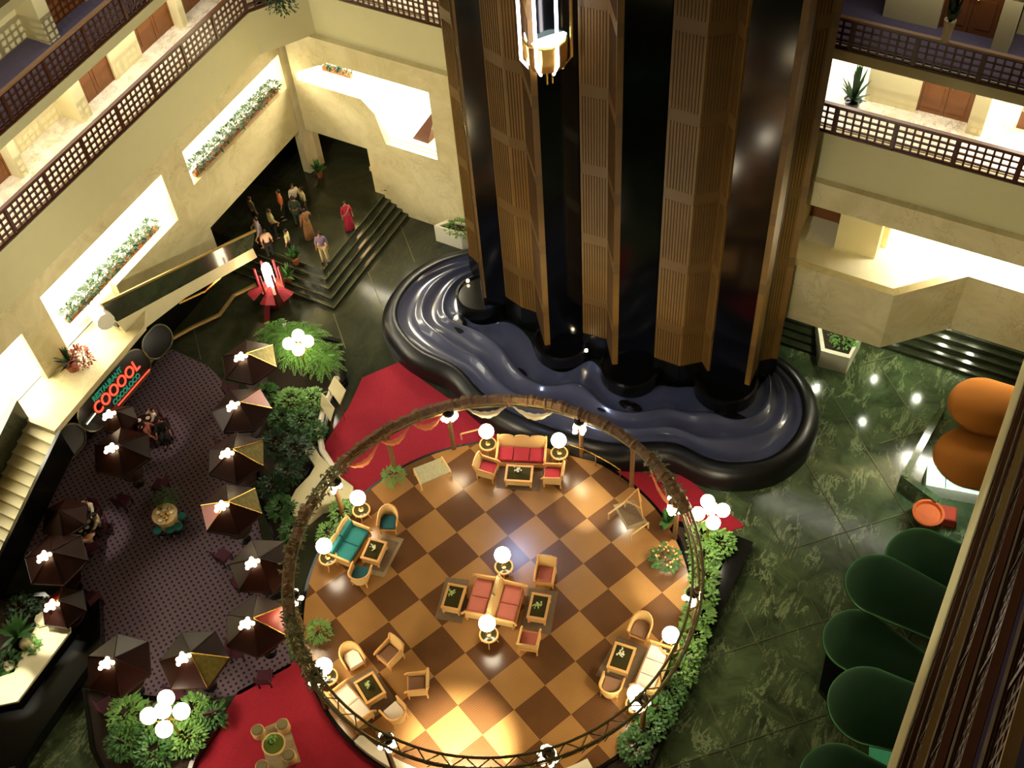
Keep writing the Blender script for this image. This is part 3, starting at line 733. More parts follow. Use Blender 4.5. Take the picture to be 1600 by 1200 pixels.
def leaf(b, c, az, el, L, W):
    d = Vector((cos(az)*cos(el), sin(az)*cos(el), sin(el))); s = Vector((-sin(az), cos(az), 0)); u = d.cross(s)
    b.add([c, c+d*L*.5+s*W*.5-u*W*.12, c+d*L-Vector((0, 0, L*.18)), c+d*L*.5-s*W*.5-u*W*.12], [(0, 1, 2), (0, 2, 3)])
M_leafL = mat('pale_green_bloom', (176, 196, 118), .6, var=.3, scale=20)
def globe_table(label, lab2, px, dz=.9, z=ZP):
    """round side table with its globe lamp; px = globe centre in the survey photo at height z+dz"""
    p = PZ(px[0], px[1], z+dz+.42)
    r = thing('side_table', label, 'side table', (p.x, p.y, z))
    MB().lathe([(.30, .50), (.33, .53), (.30, .56), (.27, .56), (.27, .53)], n=24).obj('rim', M_rattan, r)
    MB().lathe([(.27, .52), (.27, .54), (.01, .54)], n=24).obj('glass_top', M_glass, r)
    b = MB()
    for k in range(4): a = k*pi/2+.4; b.tube([(cos(a)*.28, sin(a)*.28, 0), (cos(a)*.2, sin(a)*.2, .25), (cos(a)*.28, sin(a)*.28, .5)], .02, 6)
    b.obj('legs', M_rattan, r)
    l = thing('globe_lamp', lab2, 'lamp', (p.x, p.y, z+.54))
    MB().lathe([(.1, 0), (.1, .03), (.03, .05), (.025, dz-.50), (.09, dz-.44), (.01, dz-.42)], n=14).obj('base', M_brass, l)
    MB().ball((0, 0, dz-.12), .275, 22).obj('globe', M_globe, l, smooth=True)
    return p
zs = ZP
SE = ZP+.42
def at(px, z): p = PZ(px[0], px[1], z); return (p.x, p.y, ZP)
# top group
a = ANG((782, 716), (848, 722), SE)
sofa('three-seat rattan sofa with crimson cushions and scalloped back', at((815, 709), SE), a-pi+pi, M_cred, 3, 1.75, .74)
def face(o, frm, to): # turn local +Y from pixel frm toward pixel to
    h = ANG(frm, to, ZP); o.rotation_euler.z = h-pi/2; return o
s3 = bpy.context.scene.collection.objects[-1] if False else [o for o in bpy.data.objects if o.name.startswith('rattan_sofa')][-1]
face(s3, (815, 708), (811, 745))
face(armchair('rattan armchair with crimson seat, left of the scalloped sofa', at((761, 731), SE), 0, M_cred), (761, 731), (800, 741))
face(armchair('rattan armchair with crimson seat, right of the scalloped sofa', at((864, 741), SE), 0, M_cred), (864, 741), (825, 738))
rug('small dark rug under the coffee table by the crimson sofa', [(778, 722), (850, 727), (843, 768), (775, 762)], M_rug2)
face(coffee('dark glass coffee table in front of the crimson sofa', at((811, 740), ZP+.4), 0, 1.0, .72), (811, 740), (815, 708))
flowers('small white flower bowl on the coffee table by the crimson sofa', (*at((809, 737), ZP+.45)[:2], ZP+.415), mat('white_bloom', (225, 228, 190), .6, var=.2))
globe_table('round glass side table left of the crimson sofa', 'glowing globe lamp left of the crimson sofa', (760, 674))
globe_table('round glass side table right of the crimson sofa', 'glowing globe lamp right of the crimson sofa', (873, 688))
# left teal group
face(sofa('rattan loveseat with teal seat and back cushions', at((547, 850), SE), 0, M_cteal, 2, 1.45, .8, back=M_cteal), (547, 850), (588, 866))
face(tubchair('rounded rattan chair with teal cushion above the coffee table', at((607, 814), SE), 0, M_cteal2), (607, 812), (601, 850))
face(tubchair('rounded rattan chair with dark teal cushion below the loveseat', at((563, 897), SE), 0, M_cteal2), (563, 900), (574, 868))
rug('pale patterned rug beside the teal loveseat', [(597, 832), (631, 842), (600, 902), (556, 892)], M_rug, border=M_rug2)
face(coffee('rounded rattan coffee table on the pale rug by the teal loveseat', at((584, 860), ZP+.4), 0, .85, .68), (584, 860), (547, 850))
flowers('white flowers on the coffee table by the teal loveseat', (*at((584, 857), ZP+.45)[:2], ZP+.415), MATS['white_bloom'])
globe_table('round side table above the teal loveseat', 'glowing globe lamp above the teal loveseat', (559, 778))
globe_table('round side table below left of the teal loveseat', 'glowing globe lamp below left of the teal loveseat', (506, 853))
# centre group
face(sofa('pink cushioned rattan loveseat facing left, back to back in the centre', at((752, 934), SE), 0, M_cpink, 2, 1.42, .74), (768, 940), (738, 934))
face(sofa('pink cushioned rattan loveseat facing right, back to back in the centre', at((794, 944), SE), 0, M_cpink, 2, 1.42, .74), (768, 940), (798, 946))
rug('greenish brown rug left of the central loveseats', [(697, 902), (733, 906), (722, 974), (679, 966)], M_rug2)
rug('greenish brown rug right of the central loveseats', [(826, 918), (872, 924), (860, 992), (812, 980)], M_rug2)
face(coffee('glass coffee table left of the central loveseats', at((709, 933), ZP+.4), 0, .95, .66), (709, 933), (745, 940))
face(coffee('glass coffee table right of the central loveseats', at((842, 948), ZP+.4), 0, .95, .66), (842, 948), (806, 942))
flowers('green posy on the coffee table left of the central loveseats', (*at((706, 928), ZP+.45)[:2], ZP+.415))
flowers('green posy on the coffee table right of the central loveseats', (*at((840, 947), ZP+.45)[:2], ZP+.415))
face(armchair('rattan armchair with rose seat above the right central table', at((852, 896), SE), 0, M_cpink), (852, 896), (845, 930))
face(armchair('rattan armchair with rose seat below the right central table', at((827, 1000), SE), 0, M_cpink), (827, 1000), (834, 966))
globe_table('round side table at the upper end of the central loveseats', 'glowing globe lamp at the upper end of the central loveseats', (785, 867))
globe_table('round side table at the lower end of the central loveseats', 'glowing globe lamp at the lower end of the central loveseats', (761, 974))
# bottom left group
face(tubchair('rounded rattan chair with white cushion at upper left of its rug', at((551, 1029), SE), 0, M_cwhite), (551, 1029), (578, 1072))
face(tubchair('rounded rattan chair with white cushion at the lower end of its rug', at((617, 1113), SE), 0, M_cwhite), (617, 1113), (585, 1078))
face(armchair('square rattan armchair turned towards the lower left table', at((609, 1021), SE), 0, M_cbrown), (618, 1012), (590, 1040))
face(armchair('square rattan armchair facing left near the lower left table', at((652, 1069), SE), 0, M_cbrown), (652, 1069), (610, 1072))
rug('brown rug at the lower left of the pavilion', [(583, 1042), (622, 1098), (578, 1125), (528, 1070)], M_rug2)
face(coffee('square glass coffee table at the lower left of the pavilion', at((578, 1075), ZP+.4), 0, .9, .72), (578, 1075), (545, 1095))
flowers('green posy on the lower left coffee table', (*at((575, 1073), ZP+.45)[:2], ZP+.415))
face(sofa('rattan sofa with white cushions at lower left, half under the pergola', at((548, 1102), SE), 0, M_cwhite, 2, 1.4, .74, hump=False), (548, 1102), (578, 1078))
globe_table('round side table at the left end of the lower left sofa', 'glowing globe lamp at the left end of the lower left sofa', (506, 1041))
# right group
face(tubchair('rounded rattan chair with brown cushion above the right-hand rug', at((1001, 982), SE), 0, M_cbrown), (1001, 982), (985, 1020))
face(tubchair('rounded rattan chair with brown cushion below the right-hand rug', at((955, 1072), SE), 0, M_cbrown), (955, 1072), (968, 1035))
rug('grey brown rug of the right-hand seating group', [(966, 993), (1022, 1016), (980, 1075), (930, 1055)], M_rug2)
face(coffee('glass coffee table on the right-hand rug', at((971, 1028), ZP+.4), 0, .95, .72), (971, 1028), (1008, 1040))
flowers('white posy on the right-hand coffee table', (*at((970, 1022), ZP+.45)[:2], ZP+.415), MATS['white_bloom'])
face(sofa('rattan sofa with white cushions along the right rim of the pavilion', at((1020, 1045), SE), 0, M_cwhite, 3, 1.6, .74, hump=False), (1020, 1045), (985, 1032))
globe_table('round side table at the upper end of the right-hand white sofa', 'glowing globe lamp at the upper end of the right-hand white sofa', (1048, 992))
globe_table('round side table at the lower end of the right-hand white sofa', 'glowing globe lamp at the lower end of the right-hand white sofa', (994, 1084))
# entrance mats with handrails
rug('pale patterned entrance mat at the upper left of the parquet', [(645, 732), (692, 714), (704, 737), (657, 757)], M_rug3, name='entrance_mat', cat='mat')
rug('faded rosy rug at the right entrance of the parquet', [(958, 789), (990, 780), (1012, 816), (980, 828)], M_rug, name='entrance_mat', cat='mat', border=M_rug2)
def arc0(p): return atan2(p.y-CY, p.x-CX)
def lowrail(label, p, q, m=M_rattan2):
    r = thing('low_handrail', label, 'handrail'); A, B = PZ(*p, ZP+.35), PZ(*q, ZP+.35)
    MB().tube([A, B], .035, 6).obj('rail', m, r)
    for X in (A, B): MB().tube([(X.x, X.y, ZP), (X.x, X.y, X.z)], .03, 6).obj('post', m, r)
lowrail('pale rail at the left side of the upper left entrance mat', (647, 735), (658, 758)); lowrail('pale rail at the right side of the upper left entrance mat', (690, 714), (704, 736))
lowrail('pale rail above the rosy entrance rug', (951, 803), (977, 784)); lowrail('pale rail below the rosy entrance rug', (986, 836), (1013, 817))
lowrail('short pale rail between the post and the left globe of the crimson sofa', (720, 678), (748, 671))
t_ = thing('curved_handrail', 'low brass handrail curving behind the right globe of the crimson sofa', 'handrail')
a0_, a1_ = arc0(PZ(893, 705, ZP)), arc0(PZ(975, 745, ZP))
MB().tube([(CX+6.45*cos(a0_+(a1_-a0_)*i/10), CY+6.45*sin(a0_+(a1_-a0_)*i/10), ZP+.7) for i in range(11)], .03, 6).obj('rail', M_brass, t_)
for i in (0, 5, 10): MB().tube([(CX+6.45*cos(a0_+(a1_-a0_)*i/10), CY+6.45*sin(a0_+(a1_-a0_)*i/10), z_) for z_ in (ZP, ZP+.7)], .025, 6).obj('post', M_brass, t_)
ez = thing('easel', 'spindly wooden easel frame standing by the right entrance rug', 'easel')
e0 = PZ(990, 797, ZP+.0)
b = MB(); T = Vector((e0.x+.05, e0.y+.2, 1.6))
for dx, dy in ((-.5, -.1), (.45, -.2), (.1, .45)): MB().tube([(e0.x+dx, e0.y+dy, ZP), T], .025, 6).obj('leg', M_rattan, ez)
MB().tube([(e0.x-.3, e0.y-.02, .9), (e0.x+.3, e0.y-.08, .9)], .025, 6).obj('crossbar', M_rattan, ez)
# stools and round table on the lower left carpet
r0 = PZ(430, 1160, .05)
rug('woven square mat under the round table on the lower left carpet', [(404, 1140), (448, 1122), (470, 1190), (420, 1210)], M_rug, z=.045)
t = thing('round_table', 'small round table with green centrepiece on the lower left carpet', 'table', (*PZ(428, 1163, .5)[:2], .045))
MB().lathe([(.05, 0), (.2, .02), (.05, .06), (.05, .44), (.36, .46), (.38, .5), (.33, .5), (.33, .48), (.01, .48)], n=24).obj('pedestal', M_rattan2, t); MB().lathe([(.33, .47), (.33, .495), (.01, .495)], n=24).obj('glass_top', mat('green_glass', (96, 110, 44), .1, var=.2), t)
flowers('leafy green centrepiece on the round table of the lower left carpet', (*PZ(424, 1158, .6)[:2], .54), M_leafA, 1.3)
for lb, q in (('upper left', (402, 1141)), ('upper right', (441, 1132)), ('lower right', (451, 1180)), ('lower left', (409, 1197))):
    s = thing('round_stool', 'round cushioned stool at the %s of the small round table' % lb, 'stool', (*PZ(*q, .42)[:2], .045))
    MB().lathe([(.2, 0), (.22, .1), (.17, .22), (.22, .36), (.2, .38), (.01, .38)], n=18).obj('base', M_rattan2, s); MB().lathe([(.17, .38), (.19, .41), (.15, .44), (.01, .44)], n=18).obj('cushion', mat('olive_cushion', (120, 108, 70), .9) if 'olive_cushion' not in MATS else MATS['olive_cushion'], s)
# ================================================================== PERGOLA RING
pg = thing('pergola', 'round timber pergola ring with carved beams, posts and drapes above the parquet', 'pergola', (CX, CY, 0))
RZ = 3.05; RR = 6.58
def circ(r, z, n=96, a0=0, a1=2*pi, wob=0): return [(r*cos(a)+wob*rnd.uniform(-1, 1), r*sin(a)+wob*rnd.uniform(-1, 1), z+wob*rnd.uniform(-1, 1)) for a in [a0+(a1-a0)*i/n for i in range(n+(0 if a1-a0 >= 2*pi-1e-6 else 1))]]
MB().tube(circ(RR+.16, RZ), .045, 6, True).obj('outer_rail', M_ring, pg)
MB().tube(circ(RR-.16, RZ), .045, 6, True).obj('inner_rail', M_ring, pg)
MB().tube(circ(RR+.05, RZ-.42), .05, 6, True).obj('lower_rail', M_ring, pg)
b = MB()
for i in range(110):
    a = 2*pi*i/110; c = 2*pi*(i+1)/110
    r1, r2 = (RR-.16, RR+.16) if i % 2 else (RR+.16, RR-.16)
    b.tube([(r1*cos(a), r1*sin(a), RZ), (r2*cos(c), r2*sin(c), RZ)], .022, 4)
    b.tube([((RR+.16)*cos(a), (RR+.16)*sin(a), RZ if i % 2 else RZ-.42), ((RR+.1)*cos(c), (RR+.1)*sin(c), RZ-.42 if i % 2 else RZ)], .018, 4)
b.obj('trellis', M_ring, pg)
def arcang(px, z=RZ):
    p = PZ(px[0], px[1], z); return atan2(p.y-CY, p.x-CX)
A0, A1 = arcang((1062, 800)), arcang((540, 728))
if A1 < A0: A1 += 2*pi
b = MB(); n = 150
pts = circ(RR, RZ+.03, n, A0, A1, .03); b.tube(pts, [.15+.05*rnd.random()*2 for _ in pts], 7); b.obj('carved_beam', M_bark, pg)
A2, A3 = arcang((500, 780)), arcang((450, 960))
b = MB(); pts = circ(RR, RZ, 50, min(A2, A3), max(A2, A3), .04); b.tube(pts, [.12+.1*rnd.random() for _ in pts], 7); b.obj('carved_beam', M_bark, pg)
for p_, q_ in (((545, 722), (452, 900)), ((452, 930), (500, 1075)), ((1062, 800), (1000, 722))):
    u_, v_ = arcang(p_), arcang(q_)
    if v_-u_ > pi: u_ += 2*pi
    if u_-v_ > pi: v_ += 2*pi
    b = MB()
    for i in range(420):
        a = u_+(v_-u_)*rnd.random(); rr = RR+rnd.uniform(-.22, .22); leaf(b, Vector((rr*cos(a), rr*sin(a), RZ+rnd.uniform(-.12, .16))), rnd.uniform(0, 6.3), rnd.uniform(-.6, .7), .2, .08)
    b.obj('garland', M_garland, pg)
# drapes: scalloped cloth hanging from the ring
def drape(a, c, m, depth=.55, z=RZ-.05):
    n = 14; vs = []
    for i in range(n+1):
        t = i/n; an = a+(c-a)*t; dd = .12+depth*(4*t*(1-t)); rr = RR-.2-.12*sin(pi*t)
        for j in range(5):
            q = j/4; vs.append(((rr-.05*sin(q*5))*cos(an), (rr-.05*sin(q*5))*sin(an), z-dd*(.3+.7*q)-.03*sin(i*2.2)))
    MB().add(vs, [(i*5+j, i*5+j+1, i*5+5+j+1, i*5+5+j) for i in range(n) for j in range(4)]).obj('drape', m, pg, smooth=True)
for p, q, m in (((590, 690), (545, 725), M_drape), ((640, 665), (595, 688), M_drape), ((692, 645), (645, 662), M_drape), ((790, 640), (730, 642), M_drape2), ((860, 650), (800, 640), M_drape2), ((1060, 790), (1010, 735), M_drape)):
    drape(arcang(p), arcang(q), m)
post_px = [(602, 672, 'left of the upper entrance'), (702, 648, 'right of the upper entrance'), (906, 650, 'right of the crimson sofa'), (985, 697, 'at the right entrance'), (1052, 780, 'by the flowering planter'), (520, 745, 'by the left globe lamp'), (452, 925, 'at the left rim'), (487, 1050, 'by the lower left globe'), (600, 1152, 'at the lower rim'), (858, 1178, 'at the lower right rim'), (1006, 1090, 'by the right sofa'), (1084, 920, 'at the right rim')]
def bulbs(root, n, r, h, s=.07, z0=0.):
    b = MB()
    for i in range(n):
        a = rnd.uniform(0, 2*pi); q = r*math.sqrt(rnd.random()); b.ball((q*cos(a), q*sin(a), z0+rnd.uniform(0, h)), s*rnd.uniform(.8, 1.3), 8)
    return b.obj('bulbs', M_globe2, root, smooth=True)
for x, y, nm in post_px:
    a = arcang((x, y)); c, s = cos(a), sin(a)
    p = MB(); p.tube([(RR*c, RR*s, .0), (RR*c, RR*s, .6), (RR*c, RR*s, RZ)], [.13, .09, .085], 8); p.obj('post', M_bark, pg)
    if nm not in ('left of the upper entrance', 'at the right entrance'):
        l = thing('lantern_cluster', 'cluster of small glowing bulbs on the pergola post %s' % nm, 'lantern', (CX+(RR-.12)*c, CY+(RR-.12)*s, RZ-.75))
        MB().lathe([(.1, .62), (.2, .56), (.22, .48), (.01, .5)], n=12).obj('crown', M_black2, l)
        b = MB()
        for k in range(5): an = k*2*pi/5; b.tube([(0, 0, .5), (.22*cos(an), .22*sin(an), .35), (.2*cos(an), .2*sin(an), .1)], .015, 4)
        b.obj('arms', M_brass, l)
        bulbs(l, 16, .26, .5, .085)
# ================================================================== PLANTS
def shrub(label, x, y, z, r, h, m, n=260, L=.16, W=.07, group=None, cat='shrub', name='shrub', flowersm=None):
    t = thing(name, label, cat, (x, y, z), 0, group)
    b = MB()
    for i in range(n):
        a = rnd.uniform(0, 2*pi); e = math.asin(rnd.uniform(-.15, 1)); q = r*rnd.uniform(.55, 1.05)
        c = Vector((q*cos(a)*cos(e), q*sin(a)*cos(e), h*.35+h*.65*max(-.3, sin(e))*rnd.uniform(.7, 1.05)))
        leaf(b, c, a+rnd.uniform(-.9, .9), e*.6+rnd.uniform(-.5, .4), L*rnd.uniform(.7, 1.3), W*rnd.uniform(.8, 1.3))
    b.obj('foliage', m, t)
    s = MB()
    for k in range(4): a = k*1.7; s.tube([(0, 0, 0), (r*.3*cos(a), r*.3*sin(a), h*.4), (r*.6*cos(a), r*.6*sin(a), h*.7)], .018, 5)
    s.obj('stems', M_trunk, t)
    if flowersm:
        for i in range(26):
            a = rnd.uniform(0, 2*pi); q = r*math.sqrt(rnd.random()); MB().ball((q*cos(a), q*sin(a), h*rnd.uniform(.7, 1.05)), .04, 6).obj('flower', flowersm, t)
    return t
def palm(label, x, y, z, h, R, m, n=22, name='palm', cat='palm', pinn=28):
    t = thing(name, label, cat, (x, y, z))
    MB().tube([(0, 0, 0), (.03, .02, h*.5), (0, 0, h)], [.07, .05, .04], 7).obj('trunk', M_trunk, t)
    b = MB()
    for i in range(n):
        az = 2*pi*i/n*1.618*2; el = rnd.uniform(.15, 1.1); Lf = R*rnd.uniform(.8, 1.1); prev = Vector((0, 0, h))
        for k in range(1, pinn):
            q = k/pinn; rr = Lf*q; c = Vector((rr*cos(az)*cos(el*(1-q*.4)), rr*sin(az)*cos(el*(1-q*.4)), h+rr*sin(el)*(1-q*.95)-.25*R*q*q))
            w = .22*R*sin(pi*min(1, q*1.0)**.7)*.9+.04
            for sd in (-1, 1): leaf(b, c, az+sd*.75+rnd.uniform(-.15, .15), rnd.uniform(-.6, .3), w, .02+.006*R)
            prev = c
    b.obj('fronds', m, t)
    return t
def spiky(label, x, y, z, h, R, m, n=26, name='potted_plant', cat='plant', pot=None, potr=.2, poth=.35, w=.07):
    t = thing(name, label, cat, (x, y, z)); z0 = 0
    if pot:
        MB().lathe([(potr*.7, 0), (potr, poth*.9), (potr*1.08, poth), (potr*.9, poth), (potr*.88, poth-.04), (.01, poth-.04)], n=16).obj('pot', pot, t); z0 = poth-.04
    b = MB()
    for i in range(n):
        az = 2.4*i; el = rnd.uniform(.25, 1.25); c = Vector((0, 0, z0)); L = R*rnd.uniform(.8, 1.15); s = Vector((-sin(az), cos(az), 0)); P = []
        for k in range(5):
            q = k/4; P.append(Vector((L*q*cos(az)*cos(el), L*q*sin(az)*cos(el), z0+h*q*sin(el)-.3*R*q*q*cos(el))))
        vs = []
        for k, p in enumerate(P): ww = w*(.5, 1, .9, .55, .05)[k]; vs += [p+s*ww, p-s*ww]
        b.add(vs, [(2*k, 2*k+1, 2*k+3, 2*k+2) for k in range(4)])
    b.obj('leaves', m, t)
    return t
def planter(label, poly, z1, wall=M_black, t=.16, soil=True, name='planter'):
    r = thing(name, label, 'planter')
    c = Vector((sum(p[0] for p in poly)/len(poly), sum(p[1] for p in poly)/len(poly)))
    inn = [tuple(c+(Vector(p)-c)*(1-t/max(.5, (Vector(p)-c).length))) for p in poly]; n = len(poly)
    vs = [(x, y, 0) for x, y in poly]+[(x, y, z1) for x, y in poly]+[(x, y, z1) for x, y in inn]+[(x, y, z1-.14) for x, y in inn]
    fs = []
    for a in range(3):
        for i in range(n): j = (i+1) % n; fs.append((a*n+i, a*n+j, a*n+n+j, a*n+n+i))
    MB().add(vs, fs).obj('wall', wall, r)
    MB().prism(inn, z1-.2, z1-.1).obj('soil', M_soil, r)
    return r
def lamp_post(label, px, z, h, k=4, R=.42, gr=.21, top=True):
    p = PZ(px[0], px[1], z+h); l = thing('globe_lamp_post', label, 'lamp post', (p.x, p.y, z))
    MB().tube([(0, 0, 0), (0, 0, h)], [.06, .035], 8).obj('pole', M_brass, l)
    for i in range(k):
        a = 2*pi*i/k+.6; c = (R*cos(a), R*sin(a), h)
        MB().tube([(0, 0, h*.8), (c[0]*.6, c[1]*.6, h*.72), (c[0], c[1], h-gr)], .022, 5).obj('arm', M_brass, l)
        MB().ball(c, gr, 18).obj('globe', M_globe, l, smooth=True)
    if top: MB().ball((0, 0, h+.25), gr, 18).obj('globe', M_globe, l, smooth=True)
    return p
# central planter between tea lounge and pavilion
planter('long curved planter bed between the tea lounge and the round pavilion', P2([(425, 525), (470, 515), (532, 530), (542, 590), (520, 610), (512, 660), (500, 700), (470, 760), (455, 800), (462, 850), (430, 850), (405, 780), (395, 700), (400, 600)], .45), .45)
b = MB(); b.prism(P2([(486, 690), (500, 712), (528, 742), (552, 760), (548, 778), (500, 790), (478, 808), (458, 806), (452, 785), (462, 765), (484, 742), (492, 728), (476, 704)], .58), .0, .58); o = b.obj('stone_kerb', M_stone); tag(o, 'pale kidney-shaped stone ledge beside the crimson carpet', 'ledge')
b = MB(); b.tube([PZ(*q, .5) for q in ((527, 590), (505, 640), (498, 672), (504, 705), (528, 742))], .12, 7); o = b.obj('lit_kerb', M_white); tag(o, 'curved white kerb between the planter bed and the crimson carpet', 'kerb')
palm('feathery palm under the four-globe lamp post', *PZ(470, 560, .6)[:2], .35, 1.3, 1.5, M_leafA, 40)
palm('feathery palm leaning left towards the nearest copper umbrella', *PZ(436, 540, .6)[:2], .35, 1.0, 1.0, M_leafA, 24)
palm('feathery palm at the right of the four-globe lamp post', *PZ(508, 575, .6)[:2], .35, .9, 1.1, M_leafA, 24)
lamp_post('lamp post with four white globes rising from the palm planter', (466, 535), .3, 2.3, 4, .36, .235, False)
bx = [((455, 625), .6, M_leafA, 'bright shrub directly under the four-globe lamp'), ((485, 622), .55, M_leafA, 'bright shrub beside the two leaning boards'), ((470, 655), .55, M_leafB, 'leafy shrub below the leaning boards'), ((440, 650), .5, M_leafB, 'shrub near the tip of the second copper umbrella'),
      ((490, 668), .4, M_leafB, 'small shrub by the lit kerb'), ((430, 690), .6, M_leafC, 'dark glossy shrub in the middle of the curved bed'), ((462, 700), .6, M_leafC, 'dark shrub beside the kidney-shaped ledge'), ((448, 735), .5, M_leafC, 'dark low shrub left of the kidney-shaped ledge'), ((425, 755), .5, M_leafC, 'dark shrub between third and fourth umbrella'), ((438, 790), .5, M_leafB, 'shrub at the narrow lower end of the curved bed'), ((455, 825), .45, M_leafB, 'lowest shrub of the curved bed next to the pergola'), ((415, 610), .45, M_leafB, 'shrub touching the gold panel umbrella')]
for (px, r, m, lb) in bx:
    p = PZ(*px, .8); shrub(lb, p.x, p.y, .35, r, r*1.25, m, 320, .17, .08)
# two leaning boards
for (q, lb) in (([(523, 588), (541, 610), (532, 632), (514, 607)], 'upper'), ([(504, 614), (523, 638), (517, 658), (502, 633)], 'lower')):
    t = thing('board_stand', '%s of the two blank cream display boards at the carpet edge' % lb, 'sign')
    zt = 1.35; P = [PZ(q[0][0], q[0][1], 1.5), PZ(q[1][0], q[1][1], 1.5), PZ(q[2][0], q[2][1], 1.0), PZ(q[3][0], q[3][1], 1.0)]
    MB().slab(P, .04).obj('board', M_stone, t)
    for X in (P[2], P[3]): MB().tube([(X.x, X.y, .03), X], .02, 5).obj('leg', M_brass, t)
for q_, lb in (((532, 796), 'between the two globe lamps beside the teal loveseat'), ((512, 830), 'behind the teal loveseat at the left rim'), ((497, 985), 'at the left rim below the teal group'), ((614, 742), 'at the foot of the orange-draped post')):
    p = PZ(*q_, .8); shrub('small leafy plant on the parquet '+lb, p.x, p.y, ZP, .38, .6, M_leafA, 170, .16, .06, name='potted_plant', cat='plant')
# right planter
CW = [(CX+(RP+.15)*cos(a), CY+(RP+.15)*sin(a)) for a in [RD(x) for x in range(54, -40, -8)]]
planter('planter bed packed with pale foliage along the right of the pavilion', [(-4.95, 21.6), (-6.3, 21.5)]+CW+[(-4.75, 11.5)], .55)
b = MB(); b.box(-4.55, 15.5, .24, .6, 12.6, .48); o = b.obj('granite_ledge', M_black); tag(o, 'long black granite ledge on the right side of the pavilion planter', 'ledge')
lamp_post('lamp post with five white globes above the right-hand planter', (1110, 800), .4, 2.1, 4, .42, .24)
i = 0
for yy in range(12):
    y = 21.2-yy*.72; a = math.acos(min(1, abs(y-CY)/(RP+.3))) if abs(y-CY) < RP+.3 else 0
    xin = CX+math.sqrt(max(0, (RP+.25)**2-(y-CY)**2)); xin = max(xin, -6.2)
    w = -4.95-xin
    for j in range(max(1, int(w/.62))):
        x = xin+(j+.5)*w/max(1, int(w/.62)); i += 1
        shrub('pale-leaved shrub in the bed along the right of the pavilion', x, y, .42, .5, .5, M_leafA if yy < 8 else M_leafB, 260, .16, .09, group='shrubs in the right-hand planter bed')
fl = PZ(1040, 870, ZP+.4)
shrub('flowering plant in a basket just inside the right rim of the parquet', fl.x, fl.y, ZP, .5, .7, M_leafB, 160, .14, .09, flowersm=mat('peach_flower', (240, 190, 120), .6), name='flowering_plant', cat='plant')
spiky('broad green leaf plant at the foot of the post by the right planter', *PZ(1043, 815, ZP+.3)[:2], ZP, .7, .5, M_leafB, 10, w=.14, pot=M_terra)
# bottom-left planter
planter('dark planter bed at the lower left with bright foliage', P2([(128, 1075), (215, 1085), (330, 1095), (350, 1118), (305, 1185), (290, 1230), (170, 1230), (140, 1170)], .4), .4)
lamp_post('lamp post with five white globes above the lower left planter', (258, 1115), .3, 2.2, 4, .5, .26)
for k, (px, r, m, lb, n) in enumerate([((200, 1115), .65, M_leafA, 'bushy light green shrub left of the five-globe lamp', 420), ((195, 1155), .6, M_leafB, 'green shrub at the left rim of the lower left bed', 380), ((240, 1175), .6, M_leafB, 'shrub under the five-globe lamp', 380), ((300, 1105), .5, M_leafA, 'bright shrub right of the five-globe lamp', 300), ((290, 1150), .55, M_leafA, 'pale feathery shrub beside the crimson carpet corner', 380), ((330, 1115), .4, M_leafB, 'small shrub at the right tip of the lower left bed', 200), ((250, 1120), .5, M_leafA, 'shrub directly behind the five globes', 260)]):
    p = PZ(*px, .7); shrub(lb, p.x, p.y, .3, r, r*1.2, m, n, .18, .07)
# far-left planter with rocks
pb = planter('pale stone planter counter with spotlights at the lower left edge', P2([(-30, 930), (70, 925), (110, 960), (110, 985), (28, 1096), (-20, 1106), (-60, 1050)], .85), .85, wall=M_black)
b = MB(); b.prism(P2([(62, 968), (108, 961), (110, 986), (27, 1096), (-12, 1104), (-14, 1062), (22, 1050), (35, 1020), (50, 990)], .9), .8, .9); o = b.obj('counter_top', M_stone); tag(o, 'pale stone counter top lit by two spotlights at the left edge', 'counter')
b = MB(); b.prism(P2([(112, 965), (155, 930), (158, 1010), (60, 1150), (10, 1230), (-60, 1230), (-10, 1110), (30, 1100)], .5), 0, .5); o = b.obj('black_bench', M_black); tag(o, 'wide black granite plinth beside the lit stone counter', 'plinth')
b = MB()
for k in range(4): b.tube([PZ(-30+0*k, 1170+k*14, .2+.1*k), PZ(60-k*12, 1120+k*26, .2+.1*k)], .02, 4)
o = b.obj('step_edge', M_joint); o['kind'] = 'structure'
spiky('big star-shaped palm-like plant at the lower left edge', *PZ(20, 985, 1.2)[:2], .75, .9, 1.0, M_leafB, 22, w=.09, pot=None, name='agave', cat='plant')
for px, r, m, lb in (((30, 945), .5, M_leafC, 'dark shrub behind the star-shaped plant'), ((75, 945), .4, M_leafC, 'dark shrub at the top of the stone counter'), ((8, 1030), .4, M_leafB, 'small shrub at the left end of the counter'), ((48, 1005), .3, M_leafA, 'tiny yellow-green shrub beside the counter')):
    p = PZ(*px, 1.1); shrub(lb, p.x, p.y, .7, r, r, m, 220)
for lb, px, r in (('large', (68, 968), .3), ('middle', (40, 1005), .22), ('small', (14, 1040), .2)):
    p = PZ(*px, .95); m = MB().ball((0, 0, 0), r, 10, .6); m.v = [(x*rnd.uniform(.85, 1.1), y*rnd.uniform(.85, 1.1), z) for x, y, z in m.v]
    o = m.obj('boulder', M_stone, loc=(p.x, p.y, .95)); tag(o, '%s pale boulder beside the lit stone counter' % lb, 'rock')
